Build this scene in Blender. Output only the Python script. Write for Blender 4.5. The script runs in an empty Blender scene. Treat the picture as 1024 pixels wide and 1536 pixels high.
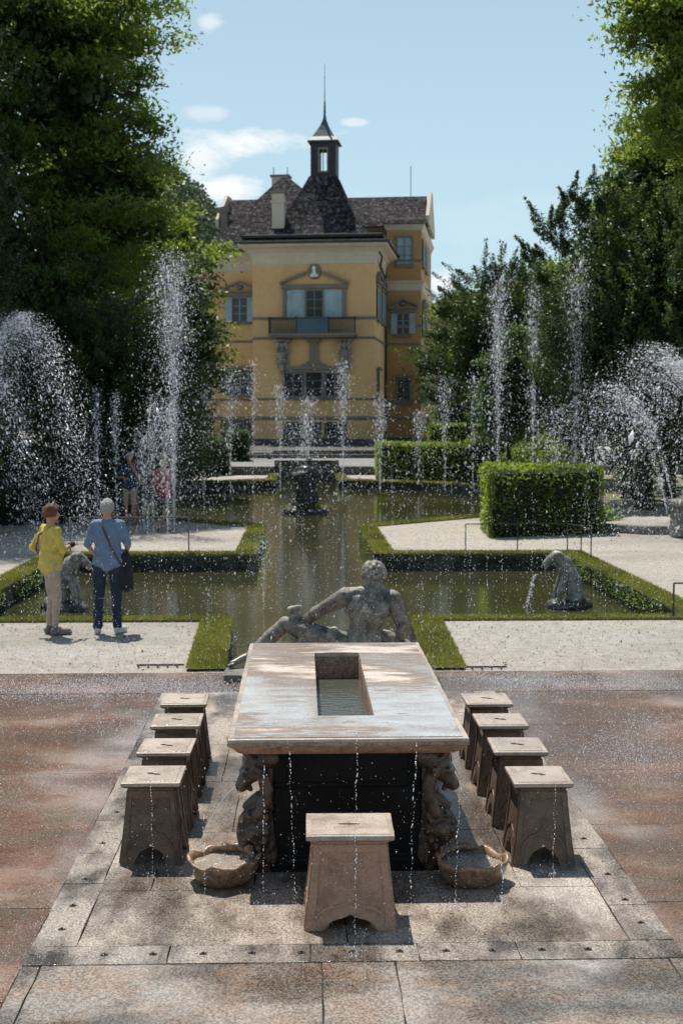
import bpy, bmesh, math, random
import numpy as np
from mathutils import Vector, Matrix, noise
R = math.radians
rng = np.random.default_rng(7)
random.seed(7)
scene = bpy.context.scene
col = scene.collection
# ------------------------------------------------------------------ camera
CAM = Vector((-0.28, 0.0, 2.80)); FPX = 2000.0
PITCH = math.atan(136 / FPX); YAW = math.atan(60 / FPX)
CROT = Matrix.Rotation(-YAW, 3, 'Z') @ Matrix.Rotation(math.pi / 2 - PITCH, 3, 'X')
cd = bpy.data.cameras.new("camera"); cam = bpy.data.objects.new("camera", cd); col.objects.link(cam)
cam.location = CAM; cam.rotation_euler = CROT.to_euler()
cd.sensor_fit = 'VERTICAL'; cd.sensor_height = 36; cd.lens = FPX / 1536 * 36
cd.clip_start = 0.1; cd.clip_end = 3000
cd.dof.use_dof = True; cd.dof.focus_distance = 9.5; cd.dof.aperture_fstop = 4.0
scene.camera = cam
def ray(px, py): return CROT @ Vector(((px - 512) / FPX, -(py - 768) / FPX, -1))
def P(px, py, h=0.0):          # world point at height h seen at that place of the photograph
    d = ray(px, py); t = (h - CAM.z) / d.z; return CAM + d * t
def PY(px, py, Y):             # world point at depth Y
    d = ray(px, py); return CAM + d * (Y / d.y)
# ------------------------------------------------------------------ materials
class NT:
    def __init__(s, name):
        s.m = bpy.data.materials.new(name); s.m.use_nodes = True
        s.t = s.m.node_tree; s.t.nodes.clear()
        s.out = s.n('ShaderNodeOutputMaterial')
        s.tc = s.n('ShaderNodeTexCoord')
    def n(s, typ, **k):
        nd = s.t.nodes.new(typ)
        for a, b in k.items(): setattr(nd, a, b)
        return nd
    def l(s, a, b): s.t.links.new(a, b)
    def noise(s, scale, detail=4, rough=.55, vec=None, stretch=None, coord='Object'):
        v = getattr(s, 'vec', None) or s.tc.outputs[coord]
        if stretch:
            mp = s.n('ShaderNodeMapping'); mp.inputs['Scale'].default_value = stretch; s.l(v, mp.inputs[0]); v = mp.outputs[0]
        nz = s.n('ShaderNodeTexNoise'); nz.inputs['Scale'].default_value = scale
        nz.inputs['Detail'].default_value = detail; nz.inputs['Roughness'].default_value = rough
        s.l(v, nz.inputs['Vector']); return nz.outputs['Fac']
    def ramp(s, fac, stops):
        r = s.n('ShaderNodeValToRGB'); e = r.color_ramp.elements
        while len(e) < len(stops): e.new(0.5)
        for i, (p, c) in enumerate(stops):
            e[i].position = p; e[i].color = (c, c, c, 1) if not isinstance(c, tuple) else (*c, 1)
        s.l(fac, r.inputs[0]); return r.outputs[0]
    def mix(s, f, a, b, mode='MIX'):
        m = s.n('ShaderNodeMix', data_type='RGBA', blend_type=mode)
        for sock, v in ((m.inputs[0], f), (m.inputs[6], a), (m.inputs[7], b)):
            if hasattr(v, 'links'): s.l(v, sock)
            elif isinstance(v, tuple): sock.default_value = (*v, 1)
            else: sock.default_value = v if sock == m.inputs[0] else (v, v, v, 1)
        return m.outputs[2]
    def bump(s, h, st=.3, dist=.01, nrm=None):
        b = s.n('ShaderNodeBump'); b.inputs['Strength'].default_value = st; b.inputs['Distance'].default_value = dist
        s.l(h, b.inputs['Height'])
        if nrm: s.l(nrm, b.inputs['Normal'])
        return b.outputs[0]
    def pbr(s, colr, rough=.7, nrm=None, spec=.5, metal=0):
        p = s.n('ShaderNodeBsdfPrincipled')
        for k, v in (('Base Color', colr), ('Roughness', rough), ('Specular IOR Level', spec), ('Metallic', metal)):
            if hasattr(v, 'links'): s.l(v, p.inputs[k])
            else: p.inputs[k].default_value = (*v, 1) if isinstance(v, tuple) else v
        if nrm: s.l(nrm, p.inputs['Normal'])
        s.l(p.outputs[0], s.out.inputs[0]); return p
def plain(name, c, rough=.6, var=.25, scale=8, bump=.15, metal=0, spec=.4):
    t = NT(name); f = t.noise(scale, 5)
    lo = tuple(x * (1 - var) for x in c); hi = tuple(min(1, x * (1 + var)) for x in c)
    t.pbr(t.ramp(f, [(.3, lo), (.7, hi)]), rough, t.bump(t.noise(scale * 4, 3), bump, .01), spec, metal)
    return t.m
M = {}
def stone(name, c1, c2, dark, scale=3, wet=.5, speck=.25, bump=.35, rlo=.18, rhi=.75, fine=90, sscale=60):
    t = NT(name); oi = t.n('ShaderNodeObjectInfo'); va = t.n('ShaderNodeVectorMath', operation='MULTIPLY_ADD')
    t.l(oi.outputs['Random'], va.inputs[0]); va.inputs[1].default_value = (37, 23, 11); t.l(t.tc.outputs['Object'], va.inputs[2]); t.vec = va.outputs[0]
    a = t.noise(scale, 6, .6); b = t.noise(scale * 3.7, 5, .65); f = t.noise(fine, 4, .7)
    base = t.mix(t.ramp(a, [(.35, 0.0), (.65, 1.0)]), c1, c2)
    base = t.mix(t.ramp(b, [(.36, .75), (.52, 0.0)]), base, dark)
    base = t.mix(speck, base, t.ramp(f, [(.38, 0.0), (.62, 1.0)]), 'OVERLAY')
    w = t.noise(scale * .8, 4, .5)
    rough = t.ramp(w, [(wet - .08, rlo), (wet + .1, rhi)])
    h = t.mix(.5, f, b)
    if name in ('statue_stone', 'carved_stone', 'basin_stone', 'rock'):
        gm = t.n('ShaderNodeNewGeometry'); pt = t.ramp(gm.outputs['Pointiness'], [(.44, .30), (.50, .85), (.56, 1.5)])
        base = t.mix(1.0, base, pt, 'MULTIPLY')  # shade in the creases and light on the ridges put into the colour
    t.pbr(base, rough, t.bump(h, bump, .008), .12 if name == 'dark_wet_stone' else .5)
    M[name] = t.m
stone('stool_stone', (.125, .078, .05), (.18, .115, .075), (.07, .044, .03), 2.5, .45, .28, .4, .2, .8)  # body stone darker than the seats: shade of the fronts is in the colour
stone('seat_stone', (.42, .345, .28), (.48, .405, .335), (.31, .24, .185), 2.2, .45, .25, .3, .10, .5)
stone('front_stool_stone', (.40, .225, .145), (.46, .27, .185), (.28, .155, .10), 2.2, .4, .18, .35, .3, .8)
stone('slab_edge', (.30, .175, .11), (.40, .26, .18), (.15, .085, .055), 4, .4, .3, .35)
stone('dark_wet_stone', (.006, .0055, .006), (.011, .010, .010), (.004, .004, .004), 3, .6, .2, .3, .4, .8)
stone('carved_stone', (.055, .032, .02), (.10, .06, .038), (.018, .012, .009), 5, .5, .35, .5, .12, .5)
stone('basin_stone', (.17, .10, .058), (.25, .155, .095), (.07, .042, .027), 5, .5, .4, .5, .12, .45)
stone('statue_stone', (.17, .15, .125), (.30, .27, .23), (.05, .044, .038), 2.6, .45, .5, .6, .2, .65)
stone('old_stone', (.13, .125, .115), (.24, .23, .20), (.05, .05, .045), 3, .45, .3, .5, .4, .9)
stone('rock', (.04, .037, .033), (.085, .078, .068), (.02, .02, .018), 4, .45, .3, .8, .2, .8)
# paving, worn and spray-wet
def paving(name, c1, c2, dark, sheen=(.06, .5), scale=.9, speck=.55, bump=.5, stretch=(1, .45, 1), spray=.0, wetpos=(.45, .62), wetdark=.5):
    t = NT(name)
    a = t.noise(scale, 5, .6, stretch=stretch); b = t.noise(scale * 4, 6, .65, stretch=stretch)
    f = t.noise(75, 5, .75); g = t.noise(22, 4, .6)
    base = t.mix(t.ramp(a, [(.38, 0.0), (.62, 1.0)]), c1, c2)
    base = t.mix(t.ramp(b, [(.38, .95), (.54, 0.0)]), base, dark)
    base = t.mix(speck, base, t.ramp(f, [(.40, 0.02), (.49, .42), (.60, 1.0)]), 'OVERLAY')
    pits = t.ramp(g, [(.34, .75), (.40, 0.0)])
    base = t.mix(pits, base, tuple(x * .35 for x in dark))
    if spray:
        sp = t.ramp(t.noise(scale * 1.3, 3, .5, stretch=(1, .35, 1)), [(.52, 0.0), (.72, spray)])
        dots = t.ramp(t.noise(130, 2, .8), [(.53, 0.0), (.58, 1.0)])
        base = t.mix(t.mix(1.0, sp, t.ramp(dots, [(0, .35), (1, 1.0)]), 'MULTIPLY'), base, (.75, .77, .78))
    w = t.noise(scale * 1.7, 4, .55, stretch=stretch)
    rough = t.ramp(w, [(wetpos[0], sheen[0]), (wetpos[1], sheen[1])])
    base = t.mix(t.ramp(w, [(wetpos[0] - .02, 1.0), (wetpos[1] - .03, 0.0)]), base, t.mix(1.0, base, tuple([wetdark] * 3), 'MULTIPLY'))
    h = t.mix(.6, g, f)
    wm = t.ramp(w, [(wetpos[0], .45), (wetpos[1], 1.0)])
    bn = t.n('ShaderNodeBump'); bn.inputs['Distance'].default_value = .01
    t.l(h, bn.inputs['Height'])
    ms = t.n('ShaderNodeMath', operation='MULTIPLY'); t.l(wm, ms.inputs[0]); ms.inputs[1].default_value = bump; t.l(ms.outputs[0], bn.inputs['Strength'])
    t.pbr(base, rough, bn.outputs[0], .6)
    M[name] = t.m
paving('platform_stone', (.30, .245, .19), (.40, .33, .265), (.16, .11, .075), (.08, .6), .9, .75, 1.0, spray=.35, wetpos=(.42, .56), wetdark=.48)
paving('border_stone', (.24, .20, .165), (.33, .28, .23), (.12, .09, .07), (.12, .7), 1.1, .8, .9, spray=.25, wetpos=(.42, .56), wetdark=.42)
paving('red_marble', (.235, .145, .095), (.21, .15, .108), (.225, .115, .068), (.05, .34), .7, .5, .85, stretch=(.6, 1.05, 1), spray=.7, wetpos=(.43, .66), wetdark=.55)
paving('front_marble', (.24, .19, .15), (.22, .195, .165), (.23, .155, .105), (.08, .5), 1.0, .7, .7, stretch=(.7, .9, 1), spray=.5, wetpos=(.42, .60), wetdark=.5)
def gravel(name, c):
    t = NT(name); f = t.noise(55, 5, .8); a = t.noise(.6, 4, .6); g2 = t.noise(6, 4, .7)
    base = t.mix(t.ramp(a, [(.3, 0.0), (.7, 1.0)]), tuple(x * .85 for x in c), c)
    base = t.mix(.6, base, t.ramp(f, [(.36, .0), (.64, 1.0)]), 'OVERLAY')
    base = t.mix(.4, base, t.ramp(g2, [(.3, .2), (.7, .8)]), 'OVERLAY')
    base = t.mix(t.ramp(t.noise(.35, 5, .6, stretch=(.5, 1.3, 1)), [(.40, .45), (.52, 0.0)]), base, tuple(x * .55 for x in c))
    base = t.mix(t.ramp(t.noise(26, 3, .7), [(.66, 0.0), (.70, .7)]), base, (.12, .09, .06))
    t.pbr(base, .9, t.bump(f, .8, .03)); M[name] = t.m
gravel('gravel', (.46, .415, .355))
gravel('terrace_gravel', (.27, .265, .25))
def grassmat():
    t = NT('turf'); a = t.noise(1.5, 4); f = t.noise(60, 4, .8)
    b = t.mix(t.ramp(a, [(.3, 0.0), (.7, 1.0)]), (.12, .125, .035), (.17, .15, .05))
    b = t.mix(.5, b, t.ramp(f, [(.35, .1), (.65, .9)]), 'OVERLAY')
    t.pbr(b, .8, t.bump(f, .8, .03)); M['turf'] = t.m
grassmat()
M['joint'] = plain('joint', (.018, .015, .012), .8, .3)
def leafmat(name, c1, c2, trans=.45, rough=.45):
    t = NT(name); g = t.n('ShaderNodeNewGeometry')
    rn = g.outputs['Random Per Island']; a = t.noise(.55, 3, .6)
    base = t.mix(rn, c1, c2)
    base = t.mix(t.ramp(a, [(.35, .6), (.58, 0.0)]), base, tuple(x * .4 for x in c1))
    p = t.pbr(base, rough, None, .35)
    tr = t.n('ShaderNodeBsdfTranslucent'); mx = t.n('ShaderNodeMixShader'); mx.inputs[0].default_value = trans
    bt = t.mix(1.0, base, (3.4, 3.2, 1.2), 'MULTIPLY'); t.l(bt, tr.inputs[0])
    t.l(p.outputs[0], mx.inputs[1]); t.l(tr.outputs[0], mx.inputs[2]); t.l(mx.outputs[0], t.out.inputs[0]); M[name] = t.m
leafmat('leaf_broad', (.065, .108, .025), (.14, .19, .045), .45)
leafmat('leaf_bright', (.065, .105, .018), (.145, .185, .038), .46)
leafmat('leaf_yew', (.026, .055, .019), (.066, .104, .033), .26)
leafmat('leaf_blue', (.045, .09, .048), (.10, .155, .075), .32)
leafmat('leaf_hedge', (.065, .11, .024), (.16, .21, .045), .46)
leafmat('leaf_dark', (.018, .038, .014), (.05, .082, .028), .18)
leafmat('leaf_far', (.05, .085, .055), (.08, .12, .075), .1)  # distance haze painted into the leaf colour as a bluer green
leafmat('blade', (.095, .12, .034), (.18, .175, .062), .34)
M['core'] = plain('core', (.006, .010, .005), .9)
M['bark'] = plain('bark', (.05, .04, .03), .9, .4, 5, .6)
def droplets():
    t = NT('droplet')
    p = t.pbr((.93, .95, .98), .12, None, .6)
    tr = t.n('ShaderNodeBsdfTranslucent'); tr.inputs[0].default_value = (.93, .95, 1, 1)
    mx = t.n('ShaderNodeMixShader'); mx.inputs[0].default_value = .5
    t.l(p.outputs[0], mx.inputs[1]); t.l(tr.outputs[0], mx.inputs[2]); t.l(mx.outputs[0], t.out.inputs[0]); M['droplet'] = t.m
droplets()
def water(name, c1, c2, bump=.12, bs=3.0, rough=.03, mottled=.0):
    t = NT(name); a = t.noise(.35, 4, .6); f = t.noise(bs, 4, .6, stretch=(1, 1.6, 1)); g = t.noise(bs * 6, 3, .6)
    base = t.mix(t.ramp(a, [(.35, 0.0), (.65, 1.0)]), c1, c2)
    nb = t.bump(f, bump, .05); nb = t.bump(g, bump * .6, .012, nb)
    t.pbr(base, rough, nb, .5); M[name] = t.m
water('pond_water', (.055, .052, .022), (.035, .038, .016), .08)
water('trough_water', (.10, .10, .08), (.07, .075, .06), .25, 9)
water('basin_water', (.34, .28, .22), (.22, .18, .14), .5, 20, .08)
def tablemat():
    t = NT('table_top'); a = t.noise(.75, 5, .6, stretch=(.8, 1.7, 1)); b = t.noise(4, 6, .7, stretch=(.6, 2.2, 1)); f = t.noise(60, 3, .7)
    dry = t.mix(t.ramp(b, [(.45, 0.0), (.68, 1.0)]), (.58, .50, .42), (.42, .31, .23))
    wetc = t.mix(t.ramp(b, [(.4, 0.0), (.62, 1.0)]), (.50, .49, .47), (.34, .29, .25))  # wet stone, its colour lifted pale to carry the sky reflection
    a = t.mix(.30, a, b)
    wm = t.ramp(a, [(.46, 0.0), (.505, 1.0)])
    edge = t.ramp(a, [(.41, 0.0), (.455, .85), (.485, .7), (.51, 0.0)])
    base = t.mix(wm, dry, wetc); base = t.mix(edge, base, (.20, .12, .075))
    base = t.mix(.3, base, t.ramp(f, [(.35, .1), (.65, .9)]), 'OVERLAY')
    rough = t.ramp(a, [(.45, .45), (.50, .06)])
    t.pbr(base, rough, t.bump(t.noise(9, 4, .6, stretch=(1, 2, 1)), .10, .01), .9); M['table_top'] = t.m
tablemat()
# palace
def plaster(name, c, stain=(.22, .13, .06)):
    t = NT(name); a = t.noise(.35, 5, .65, stretch=(1, 1, .4)); b = t.noise(2.5, 5, .7)
    base = t.mix(t.ramp(a, [(.45, 0.0), (.75, .5)]), c, stain); base = t.mix(.15, base, t.ramp(b, [(.3, .2), (.7, .8)]), 'OVERLAY')
    t.pbr(base, .85, t.bump(b, .3, .02)); M[name] = t.m
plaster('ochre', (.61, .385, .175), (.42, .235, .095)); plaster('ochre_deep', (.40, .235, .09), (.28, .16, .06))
plaster('cream', (.52, .45, .35), (.38, .32, .24))
plaster('trim', (.19, .165, .135), (.12, .105, .09)); plaster('plinth', (.07, .07, .075), (.04, .04, .045))
def shingle():
    t = NT('shingle'); br = t.n('ShaderNodeTexBrick'); br.inputs['Scale'].default_value = 1.0
    br.inputs['Brick Width'].default_value = .38; br.inputs['Row Height'].default_value = .30; br.inputs['Mortar Size'].default_value = .02
    br.inputs['Color1'].default_value = (.2, .2, .2, 1); br.inputs['Color2'].default_value = (.9, .9, .9, 1); br.inputs['Mortar'].default_value = (.0, .0, .0, 1)
    sp = t.n('ShaderNodeSeparateXYZ'); t.l(t.tc.outputs['Object'], sp.inputs[0])
    ad = t.n('ShaderNodeMath', operation='ADD'); t.l(sp.outputs[0], ad.inputs[0]); t.l(sp.outputs[1], ad.inputs[1])
    cb = t.n('ShaderNodeCombineXYZ'); t.l(ad.outputs[0], cb.inputs[0]); t.l(sp.outputs[2], cb.inputs[1]); t.l(cb.outputs[0], br.inputs['Vector'])
    base = t.mix(br.outputs[0], (.012, .0105, .011), (.05, .044, .046))
    base = t.mix(t.ramp(t.noise(.5, 5, .7), [(.4, .75), (.6, 0.0)]), base, (.012, .011, .011))
    base = t.mix(t.ramp(t.noise(3.0, 6, .9), [(.53, 0.0), (.57, .9)]), base, (.17, .155, .155))  # pale speckle paints sunlit shingles into the roof colour
    t.pbr(base, .95, t.bump(br.outputs[0], .6, .05), .1); M['shingle'] = t.m
shingle()
M['shingle_dark'] = plain('shingle_dark', (.022, .02, .022), .6, .5, 3)
M['copper'] = plain('copper', (.045, .08, .09), .5, .4, 2)
M['iron'] = plain('iron', (.03, .028, .028), .5)
M['rail_paint'] = plain('rail_paint', (.16, .15, .14), .35)
M['glass_dark'] = plain('glass_dark', (.012, .014, .018), .22, .2, 1, .02, 0, .6)
M['shutter'] = plain('shutter', (.27, .36, .38), .6, .2, 1)
M['shutter_blue'] = plain('shutter_blue', (.05, .10, .125), .6, .2, 1)
M['shutter_dark'] = plain('shutter_dark', (.14, .13, .13), .6, .2, 1)
M['white'] = plain('white', (.72, .70, .66), .7, .12)
M['skin'] = plain('skin', (.50, .26, .18), .5, .12, 20, .05)
M['skin_dark'] = plain('skin_dark', (.38, .19, .13), .5, .12, 20, .05)
M['hair_brown'] = plain('hair_brown', (.16, .06, .03), .6, .5, 60, .8)
M['hair_grey'] = plain('hair_grey', (.36, .35, .33), .6, .35, 60, .8)
M['hair_blond'] = plain('hair_blond', (.42, .34, .22), .6, .35, 60, .8)
M['yellow_cloth'] = plain('yellow_cloth', (.56, .43, .10), .85, .15, 12, .5)
M['beige_cloth'] = plain('beige_cloth', (.40, .31, .24), .9, .15, 12, .5)
M['blue_shirt'] = plain('blue_shirt', (.15, .215, .32), .85, .15, 12, .5)
M['denim'] = plain('denim', (.02, .03, .055), .9, .3, 14, .5)
M['black_cloth'] = plain('black_cloth', (.016, .018, .024), .85, .3, 14, .4)
M['navy_cloth'] = plain('navy_cloth', (.035, .05, .085), .85, .3, 14, .4)
M['red_cloth'] = plain('red_cloth', (.26, .05, .06), .85, .3, 10, .4)
M['leather'] = plain('leather', (.07, .045, .03), .6)
M['shoe_grey'] = plain('shoe_grey', (.16, .14, .13), .7)
M['shoe_white'] = plain('shoe_white', (.45, .48, .52), .6, .4, 30)
# ------------------------------------------------------------------ object helpers
def tag(o, label=None, cat=None, group=None, kind=None):
    if label: o['label'] = label
    if cat: o['category'] = cat
    if group: o['group'] = group
    if kind: o['kind'] = kind
    return o
def empty(name, loc=(0, 0, 0), rz=0, label=None, cat=None, group=None):
    o = bpy.data.objects.new(name, None); o.empty_display_size = .1; col.objects.link(o)
    o.location = loc; o.rotation_euler = (0, 0, rz); return tag(o, label, cat, group)
def link(name, me, mat, parent=None, smooth=False, bevel=0):
    o = bpy.data.objects.new(name, me); col.objects.link(o)
    if mat is not None: me.materials.append(M[mat] if isinstance(mat, str) else mat)
    if parent is not None: o.parent = parent
    if smooth: me.polygons.foreach_set('use_smooth', [True] * len(me.polygons))
    if bevel:
        b = o.modifiers.new('bevel', 'BEVEL'); b.width = bevel; b.segments = 2; b.limit_method = 'ANGLE'; b.angle_limit = R(35)
    return o
class MB:
    def __init__(s): s.b = bmesh.new()
    def face(s, pts):
        try: return s.b.faces.new([s.b.verts.new(p) for p in pts])
        except ValueError: return None
    def box(s, x0, x1, y0, y1, z0, z1): return s.loft([[(x0, y0, z0), (x1, y0, z0), (x1, y1, z0), (x0, y1, z0)], [(x0, y0, z1), (x1, y0, z1), (x1, y1, z1), (x0, y1, z1)]])
    def loft(s, rings, cap=True, closed=True):
        vs = [[s.b.verts.new(p) for p in r] for r in rings]; n = len(vs[0])
        for a, b in zip(vs, vs[1:]):
            for i in range(n if closed else n - 1):
                try: s.b.faces.new((a[i], a[(i + 1) % n], b[(i + 1) % n], b[i]))
                except ValueError: pass
        if cap:
            s.b.faces.new(list(reversed(vs[0]))); s.b.faces.new(vs[-1])
        return s
    def rect(s, prof, cx=0, cy=0):     # prof: (half x, half y, z)
        return s.loft([[(cx - a, cy - b, z), (cx + a, cy - b, z), (cx + a, cy + b, z), (cx - a, cy + b, z)] for a, b, z in prof])
    def prism(s, poly, f0, f1):        # poly 2d, f0/f1 map (a,b)->3d for the two ends
        return s.loft([[f0(*p) for p in poly], [f1(*p) for p in poly]])
    def tube(s, pts, rad, seg=8):
        pts = [Vector(p) for p in pts]; rings = []
        if not hasattr(rad, '__len__'): rad = [rad] * len(pts)
        for i, p in enumerate(pts):
            d = (pts[min(i + 1, len(pts) - 1)] - pts[max(i - 1, 0)]).normalized()
            u = d.cross(Vector((0, 0, 1)) if abs(d.z) < .9 else Vector((1, 0, 0))).normalized(); v = d.cross(u)
            rings.append([p + (u * math.cos(k * 2 * math.pi / seg) + v * math.sin(k * 2 * math.pi / seg)) * rad[i] for k in range(seg)])
        return s.loft(rings)
    def lathe(s, prof, seg=24, c=(0, 0), mod=None):
        rings = []
        for r, z in prof:
            ring = []
            for k in range(seg):
                a = k * 2 * math.pi / seg; rr, zz = (mod(r, z, a) if mod else (r, z))
                ring.append((c[0] + rr * math.cos(a), c[1] + rr * math.sin(a), zz))
            rings.append(ring)
        return s.loft(rings)
    def build(s, name, mat, parent=None, smooth=False, bevel=0):
        bmesh.ops.recalc_face_normals(s.b, faces=s.b.faces)
        me = bpy.data.meshes.new(name); s.b.to_mesh(me); s.b.free()
        return link(name, me, mat, parent, smooth, bevel)
def plate(name, outer, holes, z0, z1, mat, parent=None, bevel=0):
    b = bmesh.new(); tops = []; edges = []
    for loop in [outer] + holes:
        vs = [b.verts.new((p[0], p[1], z1)) for p in loop]; tops.append(vs)
        for i in range(len(vs)): edges.append(b.edges.new((vs[i], vs[(i + 1) % len(vs)])))
    bmesh.ops.triangle_fill(b, edges=edges, use_beauty=True, use_dissolve=False)
    if z0 is not None:
        top = list(b.faces); mp = {}
        for vs in tops:
            for v in vs: mp[v] = b.verts.new((v.co.x, v.co.y, z0))
        for f in top: b.faces.new([mp[v] for v in reversed(f.verts)])
        for vs in tops:
            n = len(vs)
            for i in range(n): b.faces.new((vs[i], mp[vs[i]], mp[vs[(i + 1) % n]], vs[(i + 1) % n]))
    bmesh.ops.recalc_face_normals(b, faces=b.faces)
    if z0 is None:
        for f in b.faces:
            if f.normal.z < 0: f.normal_flip()
    me = bpy.data.meshes.new(name); b.to_mesh(me); b.free()
    return link(name, me, mat, parent, False, bevel)
def rectp(x0, x1, y0, y1): return [(x0, y0), (x1, y0), (x1, y1), (x0, y1)]
def copy_tree(o, parent=None):
    c = o.copy(); col.objects.link(c)
    if parent is not None: c.parent = parent
    for ch in list(o.children): copy_tree(ch, c)
    return c
def np_mesh(name, V, F, k):            # V (n,3), F (m,k)
    me = bpy.data.meshes.new(name); m = len(F)
    me.vertices.add(len(V)); me.vertices.foreach_set('co', np.asarray(V, np.float32).ravel())
    me.loops.add(m * k); me.loops.foreach_set('vertex_index', np.asarray(F, np.int32).ravel())
    me.polygons.add(m); me.polygons.foreach_set('loop_start', np.arange(0, m * k, k, dtype=np.int32))
    me.update(calc_edges=True); return me
# organic shapes: tapered capsules and ellipsoids fused by a voxel remesh into one continuous skin
def ball(b, c, r, rot=None, seg=12):
    r = (r, r, r) if not hasattr(r, '__len__') else r
    m = Matrix.Translation(Vector(c)) @ (rot.to_4x4() if rot is not None else Matrix.Identity(4)) @ Matrix.Diagonal((*r, 1))
    bmesh.ops.create_icosphere(b, subdivisions=2 if seg < 16 else 3, radius=1, matrix=m)
def capsule(b, p, q, r0, r1):
    p = Vector(p); q = Vector(q); d = (q - p); L = d.length; d.normalize()
    u = d.cross(Vector((0, 0, 1)) if abs(d.z) < .9 else Vector((1, 0, 0))).normalized(); v = d.cross(u); seg = 12; rings = []
    def ring(c, r): return [b.verts.new(c + (u * math.cos(k * 2 * math.pi / seg) + v * math.sin(k * 2 * math.pi / seg)) * r) for k in range(seg)]
    for a in (-80, -50, -20): rings.append(ring(p + d * r0 * math.sin(R(a)), r0 * math.cos(R(a))))
    for a in (20, 50, 80): rings.append(ring(q + d * r1 * math.sin(R(a)), r1 * math.cos(R(a))))
    for a, c in zip(rings, rings[1:]):
        for i in range(seg): b.faces.new((a[i], c[i], c[(i + 1) % seg], a[(i + 1) % seg]))
    b.faces.new(rings[0]); b.faces.new(list(reversed(rings[-1])))
PENDING = []
def blob(name, prims, voxel, mat, parent=None, smooth=4, loc=None, rough=0.0, rscale=6):
    b = bmesh.new()
    for p in prims:
        if p[0] == 'c': capsule(b, *p[1:])
        else: ball(b, *p[1:])
    bmesh.ops.recalc_face_normals(b, faces=b.faces)
    me = bpy.data.meshes.new(name); b.to_mesh(me); b.free()
    o = bpy.data.objects.new(name, me); col.objects.link(o)
    rm = o.modifiers.new('r', 'REMESH'); rm.mode = 'VOXEL'; rm.voxel_size = voxel
    sm = o.modifiers.new('s', 'SMOOTH'); sm.iterations = smooth; sm.factor = .5
    PENDING.append((o, mat, rough, rscale))
    if parent is not None: o.parent = parent
    if loc: o.location = loc
    return o

def finish_blobs():
    dg = bpy.context.evaluated_depsgraph_get(); dg.update(); done = []
    for o, mat, rough, rs in PENDING: done.append(bpy.data.meshes.new_from_object(o.evaluated_get(dg)))
    for (o, mat, rough, rs), me in zip(PENDING, done):
        o.modifiers.clear(); old = o.data; o.data = me; bpy.data.meshes.remove(old); me.name = o.name.split('.')[0]
        if rough:
            n = len(me.vertices); co = np.empty(n * 3, np.float32); no = np.empty(n * 3, np.float32)
            me.vertices.foreach_get('co', co); me.vertex_normals.foreach_get('vector', no); co = co.reshape(-1, 3); no = no.reshape(-1, 3)
            f = np.array([noise.noise(Vector(c) * rs) + .5 * noise.noise(Vector(c) * rs * 2.7) for c in co.tolist()])
            me.vertices.foreach_set('co', (co + no * (f * rough)[:, None]).ravel())
        me.materials.clear(); me.materials.append(M[mat]); me.polygons.foreach_set('use_smooth', [True] * len(me.polygons)); me.update()
# ------------------------------------------------------------------ world, sun
SUN = Vector((-.17, .41, 1)).normalized()
w = bpy.data.worlds.new("World"); scene.world = w; w.use_nodes = True
nt = w.node_tree; nt.nodes.clear(); nl = nt.links.new
bg = nt.nodes.new('ShaderNodeBackground'); ow = nt.nodes.new('ShaderNodeOutputWorld'); nl(bg.outputs[0], ow.inputs[0])
sky = nt.nodes.new('ShaderNodeTexSky'); sky.sky_type = 'NISHITA'; sky.sun_disc = False
sky.sun_elevation = math.asin(SUN.z); sky.sun_rotation = math.atan2(SUN.x, SUN.y); sky.air_density = 1.0; sky.dust_density = .6; sky.ozone_density = 1.6
bg.inputs['Strength'].default_value = .090
tc = nt.nodes.new('ShaderNodeTexCoord'); nz = nt.nodes.new('ShaderNodeTexNoise'); nz.inputs['Scale'].default_value = 14; nz.inputs['Detail'].default_value = 7; nz.inputs['Roughness'].default_value = .6
mp = nt.nodes.new('ShaderNodeMapping'); mp.inputs['Scale'].default_value = (1, 1, 2.6); nl(tc.outputs['Generated'], mp.inputs[0]); nl(mp.outputs[0], nz.inputs['Vector'])
def wm(op, a, b=None, c=None, clamp=False):
    m = nt.nodes.new('ShaderNodeMath'); m.operation = op; m.use_clamp = clamp
    for i, v in enumerate((a, b, c)):
        if v is None: continue
        if hasattr(v, 'links'): nl(v, m.inputs[i])
        else: m.inputs[i].default_value = v
    return m.outputs[0]
total = None
# clouds: direction of the centre, half width, half height, weight
for px, py, hw, hh, wt in ((375, 212, 112, 22, .95), (298, 236, 40, 44, .8), (345, 284, 62, 20, 1.0), (313, 36, 22, 17, .55), (530, 183, 20, 6, .5), (662, 424, 26, 20, .9), (300, 170, 40, 14, .4), (700, 330, 200, 40, .10), (-300, 200, 300, 70, .8), (1500, 260, 300, 60, .8)):
    d = ray(px, py).normalized()
    az = math.atan2(d.x, d.y); el = math.asin(d.z)
    sp = nt.nodes.new('ShaderNodeSeparateXYZ'); nl(tc.outputs['Generated'], sp.inputs[0])
    a = wm('ARCTAN2', sp.outputs[0], sp.outputs[1]); e = wm('ARCSINE', sp.outputs[2])
    da = wm('DIVIDE', wm('SUBTRACT', a, az), hw / FPX); de = wm('DIVIDE', wm('SUBTRACT', e, el), hh / FPX)
    rr = wm('SQRT', wm('ADD', wm('MULTIPLY', da, da), wm('MULTIPLY', de, de)))
    q = wm('ADD', wm('SUBTRACT', 1.0, rr), wm('MULTIPLY', wm('SUBTRACT', nz.outputs['Fac'], .5), 3.2))
    q = wm('MULTIPLY', wm('SMOOTH_MIN', wm('MAXIMUM', wm('MULTIPLY', q, 1.6), 0.0), 1.0, .3), wt)
    total = q if total is None else wm('MAXIMUM', total, q)
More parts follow.
